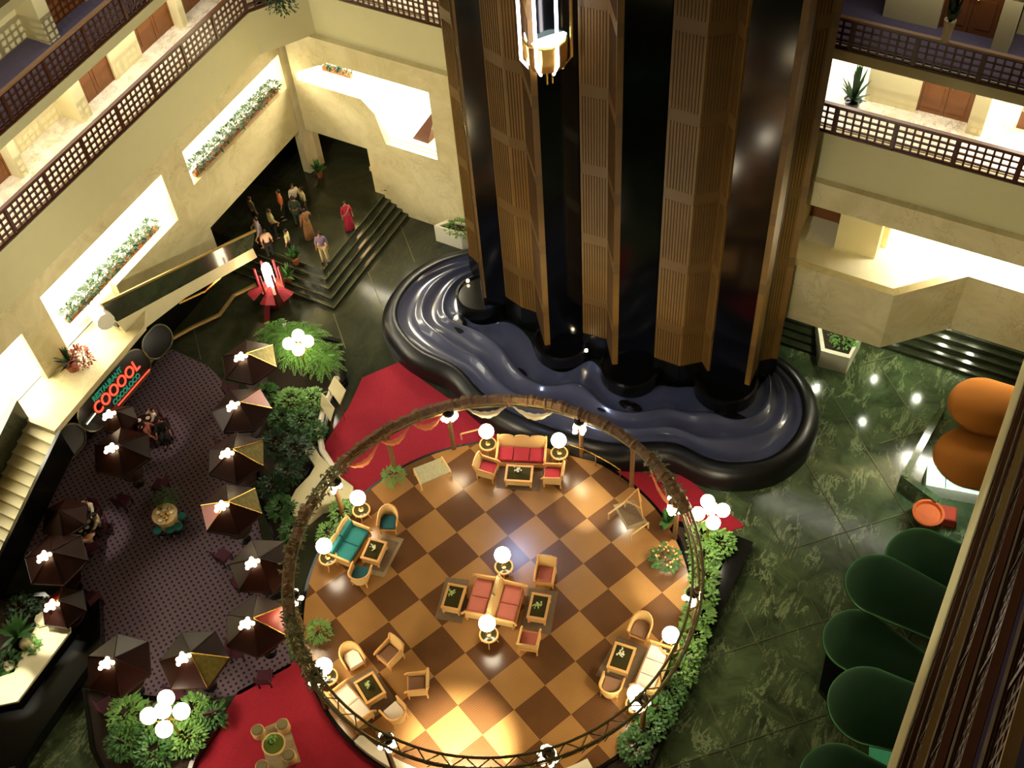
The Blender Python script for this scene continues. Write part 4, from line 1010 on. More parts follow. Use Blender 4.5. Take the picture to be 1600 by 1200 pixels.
# white planters near stairs
for lb, px, pts in (('left of the tower', None, [(678, 346), (700, 330), (735, 332), (731, 350), (718, 372)][:]), ('right of the tower', None, [(1275, 508), (1348, 510), (1345, 530), (1325, 560), (1282, 548)])):
    poly = P2([(678, 352), (700, 343), (745, 352), (745, 363), (720, 366)] if 'left' in lb else [(1276, 500), (1350, 508), (1350, 518), (1328, 560), (1283, 548)], .95)
    r = planter('white marble planter box %s' % lb, poly, .95, wall=M_white, t=.2)
    c = Vector((sum(p[0] for p in poly)/5, sum(p[1] for p in poly)/5))
    shrub('bright green plants filling the white planter %s' % lb, c.x, c.y, .8, .55, .35, M_leafA, 220, .16, .06)
# potted plants on the entrance stairs
for px, z, lb in (((612, 307), .72, 'top of the entrance stairs by the right pier'), ((634, 324), .18, 'lower entrance steps by the right pier'), ((463, 412), .9, 'left run of the entrance steps'), ((452, 440), .4, 'lower left entrance step beside the red kiosk'), ((500, 276), .9, 'corner pier of the entrance hall')):
    p = PZ(*px, z); spiky('spiky potted plant at the %s' % lb, p.x, p.y, z, .8, .45, M_leafB, 20, pot=M_terra, potr=.16)
p = PZ(85, 560, 4.5); spiky('red-flowered bush in a pot on the upper left landing', p.x+.8, p.y, 4.3, .9, .6, M_leafC, 26, pot=M_terra, potr=.26, w=.05)
f = shrub('bushy rusty-leaved plant beside the potted bush on the landing', p.x+1.05, p.y+.3, 4.3, .4, .9, mat('rusty_leaf', (150, 62, 40), .6, var=.4), 200)
# window planters with trailing plants
def trough(label, x0, y0, x1, y1, z):
    r = thing('window_trough', label, 'planter'); d = Vector((x1-x0, y1-y0)); L = d.length; a = atan2(d.y, d.x)
    MB().box((x0+x1)/2, (y0+y1)/2, z, L, .2, .2, a).obj('box', M_terra, r)
    n = int(L/.42)
    for i in range(n):
        q = (i+.5)/n; shrub('leafy plant in the long trough: %s' % label, x0+d.x*q, y0+d.y*q, z+.1, .3, .42, M_leafC, 110, .17, .07, group='plants in the trough, '+label)
trough('terracotta trough in the upper left window opening', -28.85, 24.8, -28.85, 30.5, 5.85)
trough('terracotta trough in the lower left window opening', -29.4, 17.3, -29.4, 22.6, 4.75)
trough('short trough in the far window opening', -27.6, 32.25, -26.2, 32.25, 6.1)
sp = thing('hanging_plant', 'trailing leafy plant hanging from the upper corner balcony', 'plant', (*PZ(435, -2, 11.7)[:2], 11.6))
b = MB()
for i in range(260):
    a = rnd.uniform(0, 2*pi); q = rnd.uniform(0, .5); leaf(b, Vector((q*cos(a)*1.3, q*sin(a), rnd.uniform(-.35, .35))), a, rnd.uniform(-1, .3), .14, .06)
b.obj('leaves', M_leafC, sp)
# ================================================================== TEA LOUNGE
def umbrella(px, rot, panels, label, lamps=True, R=1.12, zt=2.55):
    p = PZ(px[0], px[1], zt); u = thing('hexagonal_umbrella', label, 'umbrella', (p.x, p.y, 0), rot, None)
    MB().tube([(0, 0, 0), (0, 0, zt)], .04, 7).obj('pole', M_brass, u)
    MB().lathe([(.25, 0), (.22, .06), (.05, .09)], n=14).obj('base', M_black2, u)
    MB().lathe([(.42, .72), (.44, .75), (.42, .77), (.01, .77)], n=20).obj('table_top', M_canopy, u)
    for k in range(6):
        a, c = k*pi/3, (k+1)*pi/3
        A, B = (R*cos(a), R*sin(a), zt-.5), (R*cos(c), R*sin(c), zt-.5)
        m = {0: M_canopy, 1: M_canopyp, 2: M_canopyr}[panels.get(k, 0)]
        o = MB().slab([(0, 0, zt), A, B], .02).obj('panel', m, u)
        if panels.get(k): o['label'] = ('', 'lattice roof panel with its light painted in gold', 'glowing red lacquer roof panel')[panels[k]]
        MB().tube([(0, 0, zt+.015), (A[0], A[1], zt-.485)], .02, 5).obj('rib', M_brass if panels.get(k) or panels.get((k-1) % 6) else M_canopy, u)
        MB().box((A[0]+B[0])/2, (A[1]+B[1])/2, zt-.55, R, .02, .1, (a+c)/2+pi/2).obj('valance', M_canopy, u)
    if lamps:
        b = MB()
        q = Matrix.Rotation(-rot, 3, 'Z') @ Vector((-.08, -.28, 0))
        for i in range(9):
            a = i*2.4; rr = .05+.022*i; b.ball((q.x+rr*cos(a), q.y+rr*sin(a), zt+.02+.03*(i % 3)), .075, 8)
        b.obj('bulbs', M_globe3, u)
    return u
UM = [((385, 552), .2, {0: 1}, 'copper umbrella with a gold-lit lattice panel at the top of the lounge'),
      ((373, 628), .5, {0: 2}, 'second copper umbrella from the top, beside the palm planter'),
      ((364, 702), .1, {0: 1}, 'third copper umbrella down, greenish gold panel towards the shrubs'),
      ((356, 784), .3, {0: 1, 3: 2}, 'copper umbrella with one glowing red panel in the middle of the row'),
      ((404, 872), .4, {}, 'dark copper umbrella next to the left rim of the pergola'),
      ((396, 966), .1, {0: 2}, 'dark copper umbrella above the corner of the lower carpet'),
      ((297, 1020), .5, {5: 1}, 'copper umbrella with a gold-lit lattice panel above the five-globe lamp'),
      ((178, 1028), .2, {}, 'dark copper umbrella at the bottom left of the lounge'),
      ((80, 862), .4, {}, 'copper umbrella on the left edge below the seated group in white'),
      ((184, 694), .2, {}, 'dark umbrella beside the guests near the neon sign')]
for q in UM: umbrella(*q)
umbrella((180, 642), .4, {}, 'small dark umbrella directly under the neon sign', True, .7, 2.0)
umbrella((94, 797), .1, {}, 'dark umbrella over the table of the group in white', False, .85)
umbrella((92, 938), .3, {2: 2}, 'dark umbrella with a bright edge above the stone counter', True, .8, 1.95)
# lounge chairs round the umbrellas
SH = ['topmost gold-panelled umbrella', 'second umbrella beside the palms', 'third umbrella by the shrubs', 'umbrella with a glowing red panel', 'dark umbrella next to the pergola', 'dark umbrella above the lower carpet', 'umbrella above the five-globe lamp', 'umbrella at the bottom left', 'umbrella on the far left edge', 'dark umbrella near the neon sign']
lc = None
def lounge_chair(x, y, rz, label, group):
    global lc
    if lc is None:
        r = thing('lounge_chair', label, 'chair', (x, y, .03), rz, group)
        MB().rbox(0, 0, .38, .5, .5, .12, .03).obj('seat', mat('plum_fabric', (70, 20, 38), .9), r)
        MB().slab([(-.25, -.24, .4), (.25, -.24, .4), (.25, -.3, .85), (-.25, -.3, .85)], .05).obj('backrest', MATS['plum_fabric'], r)
        for sx in (-1, 1):
            for sy in (-1, 1): MB().box(sx*.2, sy*.2, .16, .05, .05, .32).obj('leg', M_black2, r)
        lc = r; return r
    return dup(lc, (x, y, .03), rz, label, group)
for i, (px, _, _, lb) in enumerate(UM):
    p = PZ(px[0], px[1], 2.55)
    for k in range(3):
        a = 2.2+k*1.5+i*.3
        if k == 2: continue
        lounge_chair(p.x+1.05*cos(a), p.y+1.05*sin(a), a+pi/2, 'plum lounge chair under the '+SH[i], 'plum chairs under the '+SH[i])
# round table with fruit in the middle of the lounge
c0 = PZ(257, 803, .8)
t = thing('buffet_table', 'round cream table of dishes in the middle of the dotted carpet', 'table', (c0.x, c0.y, .03))
MB().lathe([(.3, 0), (.35, .05), (.42, .7), (.46, .74), (.46, .78), (.01, .78)], n=24).obj('top', mat('buffet_cream', (214, 182, 120), .5, var=.5, scale=12), t)
for k in range(9):
    a = k*.7; q = .12+.2*((k*37) % 10)/10; o = MB().lathe([(.02, 0), (.07, .02), (.08, .05), (.01, .03)], c0.x+q*cos(a), c0.y+q*sin(a), 10).obj('dish', M_white if k % 2 else M_brass, loc=(0, 0, .81)); tag(o, 'small dish on the round cream table', 'dish', 'dishes on the round cream table')
palm('small green palm behind the round cream table', c0.x-.35, c0.y+.5, .03, .9, .7, M_leafB, 14, pinn=10)
for k, (px, lb) in enumerate((((265, 826), 'middle'), ((278, 822), 'right'), ((245, 828), 'left'), ((283, 806), 'rightmost upper'))):
    p = PZ(*px, .5); lg = thing('stool', '%s small green stool beside the round cream table' % lb, 'stool', (p.x, p.y, .03))
    MB().lathe([(.16, .4), (.17, .45), (.14, .48), (.01, .48)], n=14).obj('seat', M_cteal, lg); MB().lathe([(.12, 0), (.05, .1), (.05, .4)], n=10).obj('base', M_black2, lg)
# ---- neon sign: lozenge panel with lettering
sx_, = (-28.86,)
A = PZ(127, 632, 1.6); B_ = PZ(203, 552, 1.75)
sg = thing('neon_sign', 'black rounded neon sign with red and green lettering facing the tea lounge', 'sign', (-28.35, 17.1, 1.45), 0)
sg.rotation_euler = (0, RD(-28), 0)
def stadium(L, h, n=10): return [(L/2-h/2+h/2*cos(a), h/2*sin(a)) for a in [-pi/2+pi*i/n for i in range(n+1)]]+[(-L/2+h/2+h/2*cos(a), h/2*sin(a)) for a in [pi/2+pi*i/n for i in range(n+1)]]
st = stadium(3.9, 1.25)
MB().slab([(0.0, a, c) for a, c in st], .12).obj('panel', M_black2, sg)
MB().tube([(0.03, a, c) for a, c in st], .035, 5, True).obj('rim', mat('sign_rim', (120, 116, 84), .3, .6), sg)
def text(s, size, y, z, m, name, shear=.2, ext=.02):
    cu = bpy.data.curves.new('t', 'FONT'); cu.body = s; cu.size = size; cu.extrude = ext; cu.align_x = 'CENTER'; cu.align_y = 'CENTER'; cu.shear = shear; cu.offset = .006
    ob = bpy.data.objects.new('t', cu); COL.objects.link(ob)
    dg = bpy.context.evaluated_depsgraph_get(); me = bpy.data.meshes.new_from_object(ob.evaluated_get(dg)); bpy.data.objects.remove(ob)
    # text plane -> local YZ plane facing +X, reading along +Y
    me.transform(Matrix(((0, 0, 1, 0.05), (1, 0, 0, y), (0, 1, 0, z), (0, 0, 0, 1))))
    me.materials.append(m); o = bpy.data.objects.new(name, me); COL.objects.link(o); o.parent = sg; return o
text('COOOOL', .58, .1, .02, M_neon_r, 'red_lettering')
text('RESTAURANT', .27, -.1, .38, M_neon_g, 'green_lettering')
text('COCOLOCO', .27, .35, -.33, M_neon_g, 'green_lettering')
MB().tube([(.07, -.75, -.5), (.07, 1.6, -.5)], .03, 5).obj('red_underline', M_neon_r, sg)
MB().tube([(.07, -1.75, -.05), (.07, -1.2, -.02)], .03, 5).obj('white_bar', M_neon_w, sg)
MB().tube([(.07, -1.1, -.42), (.07, -.98, -.42)], .03, 5).obj('white_dot', M_neon_w, sg)
for y, nm in ((19.75, 'above'), (14.4, 'below')):
    r = thing('rounded_panel', 'empty black rounded panel with pale rim %s the neon sign' % nm, 'panel', (-28.35, y, 1.45)); r.rotation_euler = (0, RD(-28), 0)
    s2 = stadium(1.5, 1.1); MB().slab([(0, a, c) for a, c in s2], .1).obj('panel', M_black2, r); MB().tube([(.03, a, c) for a, c in s2], .035, 5, True).obj('rim', MATS['sign_rim'], r)
# ---- red lantern kiosk at the foot of the stairs
kp = PZ(432, 470, 0)
kk = thing('red_kiosk', 'red lacquered kiosk with a glowing white lantern near the entrance steps', 'kiosk', (kp.x, kp.y, 0))
kk.rotation_euler.z = RD(20)
M_kr = mat('kiosk_red', (150, 34, 50), .7, var=.2)
MB().prism([(.55*cos(k*pi/3), .55*sin(k*pi/3)) for k in range(6)], 0, .9).obj('base', mat('kiosk_brown', (110, 52, 40), .6), kk)
for k in range(6):
    a = k*pi/3+.2; MB().tube([(.5*cos(a), .5*sin(a), .9), (.5*cos(a), .5*sin(a), 2.0)], .05, 6).obj('post', M_kr, kk)
MB().lathe([(.16, .95), (.2, 1.2), (.2, 2.0), (.16, 2.15), (.01, 2.2)], n=16).obj('lantern', M_globe2, kk)
for k in range(3):
    a = -pi/2+(k-1)*1.1
    MB().slab([(.1*cos(a), .1*sin(a), 1.15), (.95*cos(a-.35), .95*sin(a-.35), .75), (1.05*cos(a), 1.05*sin(a), .9), (.95*cos(a+.35), .95*sin(a+.35), .75)], .05).obj('eave', M_kr, kk)
MB().slab([(-.12, -.6, .95), (.12, -.6, .95), (.1, -1.6, .05), (-.1, -1.6, .05)], .03).obj('ribbon', M_kr, kk)
# ================================================================== AWNINGS AND KIOSK ON THE RIGHT
def awning(label, x, y, L, W, z, m, h=.75, rz=0):
    r = thing('shell_awning', label, 'awning', (x, y, z), rz)
    # rounded nose pointing -X, long body towards the balcony
    n, k = 26, 9; vs = []
    for i in range(n):
        a = pi/2+pi*i/(n-1)
        for j in range(k):
            q = j/(k-1); vs.append((W/2*cos(a)*sin(q*pi/2), W/2*sin(a)*sin(q*pi/2), h*cos(q*pi/2)))
    fs = [(i*k+j, i*k+j+1, (i+1)*k+j+1, (i+1)*k+j) for i in range(n-1) for j in range(k-1)]
    o = len(vs)
    for i in range(2*k-1):
        q = (i/(k-1)-1)*pi/2; yy, zz_ = W/2*sin(q), h*cos(q)
        vs += [(0, yy, zz_), (L, yy*.82, zz_*1.05)]
    fs += [(o+2*i, o+2*i+1, o+2*i+3, o+2*i+2) for i in range(2*k-2)]
    b = MB().add(vs, fs); c = b.obj('canopy', m, r, smooth=True)
    md = c.modifiers.new('s', 'SOLIDIFY'); md.thickness = .03
    rim = [(W/2*cos(pi/2+pi*i/20), W/2*sin(pi/2+pi*i/20), -.04) for i in range(21)]
    MB().tube([(L, W/2*.82, -.02)]+rim+[(L, -W/2*.82, -.02)], .012, 5).obj('rim_tube', m, r)
    for yy in (-W/2*.8, W/2*.8): MB().tube([(L*.6, yy, 0), (L*.6, yy, -z)], .03, 5).obj('strut', M_black2, r)
    return r
def aw(px, W, m, label, z=2.3, L=2.0, rz=0, h=.75):
    p = PZ(px[0], px[1], z+h*.4); return awning(label, p.x+W/2, p.y, L, W, z, m, h, rz)
aw((1486, 610), 2.3, M_orange, 'upper orange shell awning at the right edge', z=3.2, rz=.1)
aw((1463, 690), 2.5, M_orange, 'larger lower orange shell awning at the right edge', z=2.3, rz=.05)
aw((1388, 848), 2.3, M_greena, 'dark green shell awning, topmost of the green row', z=2.2, rz=.0)
aw((1325, 888), 2.1, M_greena, 'dark green shell awning, second from the top of the green row', z=3.15, rz=-.1, L=2.4)
aw((1290, 975), 2.1, M_greena, 'dark green shell awning in the middle of the green row', z=2.2, rz=-.25, L=2.6)
aw((1298, 1070), 2.4, M_greena, 'dark green shell awning, second from the bottom of the green row', z=3.15, rz=.1)
aw((1253, 1190), 2.3, M_greena, 'brighter green shell awning cut by the bottom edge', z=2.2, rz=.0)
# low marble wall, lit display and chairs
w0, w1 = PZ(1473, 622, .75), PZ(1408, 742, .75)
b = MB(); seg(b, w0[:2], w1[:2], 0, .75, .25); seg(b, w1[:2], (w1.x+1.4, w1.y-.55), 0, .7, .25); o = b.obj('low_wall', M_green); tag(o, 'low green marble wall in front of the orange awnings', 'wall')
d0 = PZ(1478, 745, .6)
dc = thing('lit_display', 'glowing white and teal display counter between the orange awnings', 'display', (d0.x+.3, d0.y, 0), RD(12))
MB().box(0, 0, .3, 1.9, .9, .6).obj('body', M_white, dc); MB().box(0, 0, .62, 1.85, .85, .04).obj('lit_top', M_teal_light, dc); MB().box(-.3, 0, .66, .03, .9, .06).obj('divider', M_black2, dc)
c1 = PZ(1450, 803, .5)
oc = thing('orange_chair', 'rounded orange chair below the glowing display', 'chair', (c1.x, c1.y, 0)); MB().lathe([(.05, 0), (.2, .02), (.05, .1), (.05, .38), (.5, .44), (.55, .6), (.46, .62), (.42, .5), (.01, .48)], n=22).obj('bowl_seat', mat('orange_chair_fabric', (206, 92, 34), .8), oc)
b = MB(); p = PZ(1482, 800, .5); ob = thing('orange_ottoman', 'square orange ottoman beside the rounded orange chair', 'ottoman', (p.x, p.y, 0), .2); MB().rbox(0, 0, .24, .6, .6, .44, .05).obj('cushion', mat('rust_fabric', (170, 52, 22), .8), ob)
p = PZ(1330, 1010, .3)
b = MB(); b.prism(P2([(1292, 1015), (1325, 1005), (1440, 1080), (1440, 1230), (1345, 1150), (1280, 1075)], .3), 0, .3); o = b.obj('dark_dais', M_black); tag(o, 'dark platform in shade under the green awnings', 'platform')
g0 = PZ(1405, 1095, 1.0); g = thing('lit_green_panel', 'glowing green screen panel under the fourth green awning', 'screen', (g0.x, g0.y, 0), .3); MB().box(0, 0, 1.0, 1.3, .8, .05).obj('panel', mat('green_glow', (80, 170, 110), .5, var=.3, emit=.25), g); MB().box(0, 0, .5, .1, .1, 1).obj('stand', M_black2, g)
g0 = PZ(1385, 1190, 1.0); g = thing('lit_green_panel', 'glowing green screen panel at the bottom edge beside the parapet', 'screen', (g0.x, g0.y, 0), .3); MB().box(0, 0, 1.0, 1.0, .8, .05).obj('panel', MATS['green_glow'], g); MB().box(0, 0, .5, .1, .1, 1).obj('stand', M_black2, g)
# urn plant on the upper right corridor, black bowl and potted palm on the lower one
p = PY(1478, 55, 31.4); spiky('slender plant in a tall pot standing behind the upper right railing', p.x, p.y+.1, 14.8, 1.3, .35, M_leafC, 24, pot=M_stone, potr=.16, poth=.7, w=.09)
p = PZ(1332, 160, 10.6); spiky('potted plant in a black bowl in the bright corridor right of the tower', p.x, p.y, 10.42, 1.6, .6, M_leafC, 22, pot=M_black, potr=.28, poth=.3)
# ================================================================== PEOPLE
def skin_obj(name, verts, edges, radii, m, root=0, sub=1):
    me = bpy.data.meshes.new(name); me.from_pydata(verts, edges, []); me.update()
    o = bpy.data.objects.new(name, me); COL.objects.link(o)
    mo = o.modifiers.new('skin', 'SKIN'); mo.use_smooth_shade = True
    for i, r in enumerate(radii):
        rr = r if isinstance(r, tuple) else (r, r); me.skin_vertices[0].data[i].radius = rr
        me.skin_vertices[0].data[i].use_root = (i == root)
    ms = o.modifiers.new('sub', 'SUBSURF'); ms.levels = sub; ms.render_levels = sub
    me.materials.append(m); return o
def person(label, loc, rz, top, bottom, h=1.7, sit=False, arms=((.1, 0), (.1, 0)), lean=0., robe=False, hat=None, sash=None):
    k = h/1.7; hz = .93 if not sit else .48
    V = []; E = []; Rr = []
    def v(x, y, z, r): V.append((x*k, y*k, z*k)); Rr.append(r*k if not isinstance(r, tuple) else (r[0]*k, r[1]*k)); return len(V)-1
    def e(a, c): E.append((a, c))
    pel = v(0, 0, hz, .12); ly = lean
    wa = v(0, ly*.3, hz+.18, .105); ch = v(0, ly*.8, hz+.38, .13); nk = v(0, ly*1.05, hz+.53, .05); hd = v(0, ly*1.15+.01, hz+.64, .085); ht = v(0, ly*1.2, hz+.74, .07)
    e(pel, wa); e(wa, ch); e(ch, nk); e(nk, hd); e(hd, ht)
    ns = v(0, ly*1.15+.095, hz+.645, .018); e(hd, ns)
    joints = {}
    for s, (sw, fw) in zip((-1, 1), arms):
        sh = v(s*.17, ly*.85, hz+.45, .055); el = v(s*(.2+.22*sw), ly*.85+.25*fw, hz+.2+.12*fw, .042)
        wr = v(s*(.2+.42*sw), ly*.85+.2+.28*fw if fw else ly*.85+.04, hz-.02+.3*fw, .028); pm = v(s*(.2+.48*sw), ly*.85+.07+.5*fw, hz-.1+.33*fw, .03)
        e(ch, sh); e(sh, el); e(el, wr); e(wr, pm)
        d = Vector((s*(.06*sw+.005), .22*fw+.03, -.09+.09*fw)).normalized()
        for q in range(4):
            f1 = v(V[pm][0]/k+(q-1.5)*.018, V[pm][1]/k+d.y*.05, V[pm][2]/k+d.z*.05, .009); f2 = v(V[f1][0]/k, V[f1][1]/k+d.y*.035, V[f1][2]/k+d.z*.03-.005, .008); e(pm, f1); e(f1, f2)
        th = v(V[pm][0]/k-s*.035, V[pm][1]/k+.02, V[pm][2]/k-.005, .01); e(pm, th)
        joints[s] = (sh, el, wr)
    legs = {}
    for s in (-1, 1):
        hp = v(s*.09, 0, hz-.06, .085)
        if sit: kn = v(s*.11, .42, .5, .06); an = v(s*.11, .46, .09, .042)
        else: kn = v(s*.1, .02, .5, .06); an = v(s*.11, -.01, .08, .042)
        ft = v(s*.12, V[an][1]/k+.15, .035, .035); e(pel, hp); e(hp, kn); e(kn, an); e(an, ft); legs[s] = (hp, kn, an, ft)
    body = skin_obj('person', V, E, Rr, M_skin, pel)
    tag(body, label, 'person'); body.location = loc; body.rotation_euler.z = rz
    # upper garment
    ids = [pel, wa, ch, nk]; TV = [V[i] for i in ids]; TE = [(0, 1), (1, 2), (2, 3)]; TR = [.14*k, .135*k, .16*k, .06*k]
    for s in (-1, 1):
        sh, el, wr = joints[s]; b0 = len(TV); TV += [V[sh], V[el], tuple((Vector(V[el])+Vector(V[wr]))/2)]; TE += [(2, b0), (b0, b0+1), (b0+1, b0+2)]; TR += [.075*k, .058*k, .05*k]
    o = skin_obj('shirt', TV, TE, TR, top, 0); o.parent = body
    if robe:
        z0 = .04 if not sit else .3; pr = [(.24, z0), (.21, .5), (.17, hz-.05), (.16, hz+.1)]
        MB().lathe([(a*k, c*k) for a, c in pr], n=16, sy=.8).obj('robe', bottom, body, smooth=True)
        if sash:
            MB().tube([(-.17*k, .06, (hz+.5)*k), (0, .17*k, (hz+.25)*k), (.17*k, .05, hz*k), (.12*k, -.14*k, (hz-.1)*k)], .045*k, 6).obj('sash', sash, body)
    else:
        TV = [V[pel]]; TE = []; TR = [.145*k]
        for s in (-1, 1):
            hp, kn, an, ft = legs[s]; b0 = len(TV); TV += [V[hp], V[kn], V[an]]; TE += [(0, b0), (b0, b0+1), (b0+1, b0+2)]; TR += [.11*k, .08*k, .065*k]
        o = skin_obj('trousers', TV, TE, TR, bottom, 0); o.parent = body
    for s in (-1, 1):
        an, ft = legs[s][2:]; MB().tube([Vector(V[an])-Vector((0, .05*k, .04*k)), Vector(V[ft])+Vector((0, .04*k, 0))], [.05*k, .04*k], 7).obj('shoe', M_black2, body)
    c = Vector(V[hd])+Vector((0, -.02*k, .03*k)); hb = MB().ball((c.x, c.y, c.z+.01), .1*k, 12); hb.v = [q for q in hb.v]
    hb.v = [(x, y if y < c.y+.05 else c.y+.05, max(z, c.z-.05*k)) for x, y, z in hb.v]; hb.obj('hair', hat or M_hair, body, smooth=True)
    return body
cW, cL, cT, cO = cloth('white_cloth', (226, 216, 186)), cloth('lilac_shirt', (132, 112, 138)), cloth('beige_trousers', (196, 176, 128)), cloth('orange_cloth', (206, 110, 54))
cR, cD, cB, cOl = cloth('crimson_sari', (176, 30, 60)), cloth('dark_cloth', (24, 26, 28)), cloth('brown_robe', (148, 106, 66)), cloth('olive_shirt', (170, 168, 104))
cG, cP, cPk = cloth('dark_green_cloth', (50, 66, 52)), cloth('pale_pink_cloth', (224, 186, 158)), cloth('dusty_pink_cloth', (168, 96, 78))
cam_h = -2.2
def per(px, z, label, *a, rz=None, **k):
    p = PZ(*px, z); return person(label, (p.x, p.y, z), (-2.3 if rz is None else rz), *a, **k)
per((509, 408), .9, 'man in lilac shirt and beige trousers at the top of the steps', cL, cT, rz=-2.6)
per((547, 358), .9, 'woman in a crimson sari standing alone on the entrance platform', cR, cR, robe=True, sash=cPk, h=1.6, rz=-2.2)
per((485, 372), .9, 'person in a long brown robe beside the group', cB, cB, robe=True, h=1.72, rz=1.2, arms=((.1, 0), (.4, .3)))
per((480, 335), .9, 'person in cream top, rearmost right of the entrance group', cloth('cream_cloth', (196, 186, 138)), cG, rz=2.6, h=1.6)
per((467, 332), .9, 'person in bright white shirt at the back of the entrance group', cW, cD, rz=-2.0, h=1.65)
per((446, 342), .9, 'person in an orange top at the back left of the group', cO, cD, rz=2.4)
per((432, 372), .9, 'man in a pale olive shirt with dark trousers in the group', cOl, cD, rz=-.5, h=1.72, arms=((.3, 0), (.1, .1)))
per((412, 385), .9, 'person in grey lilac shirt reaching out over the balustrade', cloth('grey_lilac_shirt', (150, 140, 146)), cloth('khaki', (130, 112, 84)), arms=((.9, .2), (.1, .3)), rz=2.4)
per((424, 400), .9, 'person in a pale pink shirt nearest the balustrade', cP, cD, rz=.8, h=1.55)
per((456, 398), .9, 'person with dark hair and pale yellow top at the front of the group', cloth('pale_yellow_cloth', (222, 214, 152)), cD, rz=2.0, h=1.5)
per((402, 352), .9, 'dimly lit person in dark olive at the back of the hall', cloth('shadow_olive', (96, 86, 50)), cD, rz=-.4)
per((468, 352), .9, 'person in dark green clothes behind the brown robe', cG, cG, rz=.4)
for px, lb, tp, rz in (((243, 655), 'seated guest in a white shirt beside the dark umbrella', cW, 2.6), ((233, 678), 'seated guest in dusty pink with white collar beside the dark umbrella', cPk, -1.2), ((256, 672), 'seated guest in black beside the dark umbrella', cD, -2.4),
                       ((142, 797), 'seated guest in white, uppermost at the left lounge table', cW, -2.9), ((156, 820), 'seated guest in white, right side of the left lounge table', cW, 2.4), ((142, 850), 'seated guest in cream, lowest at the left lounge table', cP, 1.0)):
    p = PZ(*px, .5)
    lounge_chair(p.x, p.y, rz, 'plum chair of the '+lb, None)
    person(lb, (p.x, p.y, .03), rz, tp, cD, sit=True, h=1.7, arms=((.15, .5), (.15, .5)))
for px, n, lb in (((128, 820), 6, 'the left lounge table'), ((225, 660), 4, 'the guests near the neon sign')):
    p = PZ(*px, .8); t = thing('small_table', 'small round lounge table set for '+lb, 'table', (p.x, p.y, .03)); MB().lathe([(.3, 0), (.06, .05), (.06, .68), (.42, .7), (.42, .74), (.01, .74)], n=20).obj('pedestal', M_canopy, t)
    for i in range(n):
        a = i*2*pi/n; o = MB().lathe([(.02, 0), (.08, .015), (.09, .03), (.01, .02)], p.x+.24*cos(a), p.y+.24*sin(a), 12).obj('plate', M_white, loc=(0, 0, .775)); tag(o, 'white plate on '+('the table' if 'left' in lb else 'the small table')+' of '+lb, 'plate', 'plates of '+lb)
# ================================================================== LIGHT
def area(name, loc, sx, sy, power, col=(1, .9, .72), rot=(0, 0, 0), spread=pi):
    l = bpy.data.lights.new(name, 'AREA'); l.shape = 'RECTANGLE'; l.size = sx; l.size_y = sy; l.energy = power; l.color = col; l.spread = spread
    o = bpy.data.objects.new(name, l); COL.objects.link(o); o.location = loc; o.rotation_euler = rot; return o
def spot(name, loc, tgt, power, ang, col=(1, .9, .72), r=.25, blend=.6):
    l = bpy.data.lights.new(name, 'SPOT'); l.energy = power; l.spot_size = RD(ang); l.spot_blend = blend; l.shadow_soft_size = r; l.color = col
    o = bpy.data.objects.new(name, l); COL.objects.link(o); o.location = loc
    o.rotation_euler = (Vector(tgt)-Vector(loc)).to_track_quat('-Z', 'Y').to_euler(); return o
LW = (1.0, .94, .78)
# mezzanine ceiling lights
area('mezzanine_light_left', (-31.4, 20.5, 8.25), 2.6, 22, 3800, LW)
area('mezzanine_light_far', (-24.5, 34.2, 8.25), 8, 3.4, 2300, LW)
area('mezzanine_light_right', (1.0, 34.8, 8.25), 3.6, 2.0, 1900, LW, (0, 0, 0), 2.1)
area('added_entry_light', (-26.2, 30.5, 3.3), .8, .8, 22, (1, .6, .3))  # small warm light added so the hall door shows, no fitting there
for q_ in ((1348, 660), (1365, 592), (1275, 607), (1432, 623), (1505, 580), (1465, 562)):
    p = PZ(*q_, 0); x_, y_ = p.x*(1+2.6/HC), p.y*(1+2.6/HC)
    spot('soffit_spotlight', (x_, y_, 2.58), (x_, y_-.3, 0), 85, 150, (.95, 1, .72), .06)
spot('added_floor_fill', (-6, 10, 46), (-1.5, 20.5, 0), 6500, 27, (.95, 1, .72), .3, .9)  # added spot that brightens the green marble overall
# corridor lights
area('corridor_light_left', (-29.3, 20.5, 13.2), .8, 16, 460, LW)
area('upper_corridor_light', (-29.3, 21, 16.4), .6, 10, 60, LW)
area('upper_corridor_light', (-2.5, 32.8, 16.4), 7, .8, 50, LW)
for zc in (16.4, 19.6, 22.9, 26.1):
    area('added_rail_fill', (XR+1.3, 14, zc), .5, 16, 40, (1, .8, .6))  # added strips of light that brighten the wood of the right railings
area('corridor_light_far', (-22.5, 33.2, 13.2), 8, 1.2, 220, LW)
area('corridor_light_right', (-2.0, 32.8, 13.2), 9, 1.2, 250, LW)
area('corridor_light_gap', (-8.2, 35, 13.2), 5, 2.5, 500, LW)
area('corridor_light_bay', (.6, 35, 13.2), 3.5, 2.5, 500, LW)
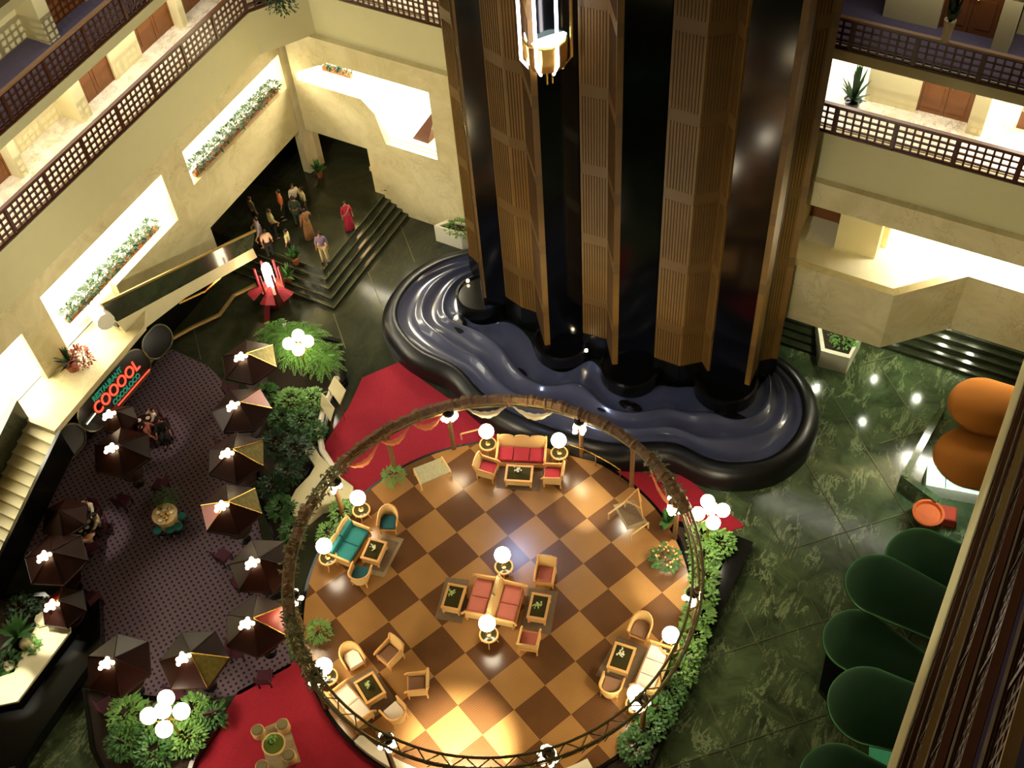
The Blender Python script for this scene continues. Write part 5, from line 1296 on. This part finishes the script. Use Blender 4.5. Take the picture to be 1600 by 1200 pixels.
# added spots without fittings that brighten the walls
for nm, loc, tgt, pw, an in (('left', (.6, 14, 17), (-28.4, 21, 10.5), 11000, 34), ('left', (.6, 8, 17), (-28.4, 13, 10.0), 5500, 26), ('far_left', (-20, 3, 19), (-24, 31.5, 6.5), 9000, 30), ('far_right', (-2.5, 3, 19), (-2.5, 31.5, 7), 7000, 26), ('right', (-27, 15, 13), (1.7, 18, 9.0), 7000, 13), ('roof', (-12, 8, 46), (-26, 29, 0), 5200, 30)):
    spot('added_wall_fill_'+nm, loc, tgt, pw*1.25, an, (1, .95, .74), .3, .8)
spot('tower_uplight', (-13, 20, 3.3), (-12.5, 28, 9), 560, 100, (1, .86, .5), .4)
spot('fountain_light', (-14, 22, 9), (-13, 25, 0), 600, 120, (.5, .62, 1), .3)
# pavilion spotlights on the pergola
for a in (70, 120, 175, 230, 285, 340, 25):
    x, y = CX+(RR-.3)*cos(RD(a)), CY+(RR-.3)*sin(RD(a))
    spot('pergola_spotlight', (x, y, RZ-.2), (CX+(RR-3.2)*cos(RD(a)), CY+(RR-3.2)*sin(RD(a)), ZP), 120, 95, (1, .9, .66), .06)
spot('pergola_accent', (*PZ(918, 752, 2.4)[:2], 2.6), (*PZ(915, 790, ZP)[:2], ZP), 260, 60, (1, .93, .75), .03)
spot('pergola_accent', (*PZ(1052, 890, 2.6)[:2], 2.8), (*PZ(1040, 915, ZP)[:2], ZP), 260, 60, (1, .93, .75), .03)
spot('pergola_accent', (*PZ(720, 1150, 2.6)[:2], 2.8), (*PZ(720, 1175, ZP)[:2], ZP), 2600, 85, (1, .93, .75), .03)
spot('counter_spotlight', (*PZ(85, 990, .9)[:2], 3.2), (*PZ(85, 992, .9)[:2], .9), 420, 42, LW, .05)
spot('counter_spotlight', (*PZ(18, 1075, .9)[:2], 3.2), (*PZ(18, 1077, .9)[:2], .9), 420, 42, LW, .05)
spot('added_guest_spot', (*PZ(150, 815, .8)[:2], 6.5), (*PZ(142, 820, .8)[:2], .8), 520, 24, (1, .9, .75), .05)  # added spots with no lamp of their own, brightening the seated guests
spot('added_guest_spot', (*PZ(240, 665, .8)[:2], 6.5), (*PZ(238, 663, .8)[:2], .8), 420, 24, (1, .85, .7), .05)
spot('kiosk_light', (1.2, 26.2, 2.3), (.9, 26.2, 0), 200, 120, (.8, 1, .9), .1)
w = bpy.data.worlds.new('World'); scn.world = w; w.use_nodes = True
w.node_tree.nodes['Background'].inputs[0].default_value = (*lin((255, 206, 120)), 1); w.node_tree.nodes['Background'].inputs[1].default_value = .06
# ================================================================== CAMERA
cd = bpy.data.cameras.new('camera'); cd.sensor_width = 36; cd.lens = 36*FPX/1600; cd.clip_end = 300; cd.clip_start = .05
co = bpy.data.objects.new('camera', cd); COL.objects.link(co); co.matrix_world = Matrix.Translation(CAMP) @ RM.to_4x4(); scn.camera = co
scn.view_settings.view_transform = 'Standard'; scn.view_settings.look = 'None'; scn.view_settings.exposure = 0.0; scn.view_settings.gamma = 1
scn.view_settings.use_curve_mapping = False
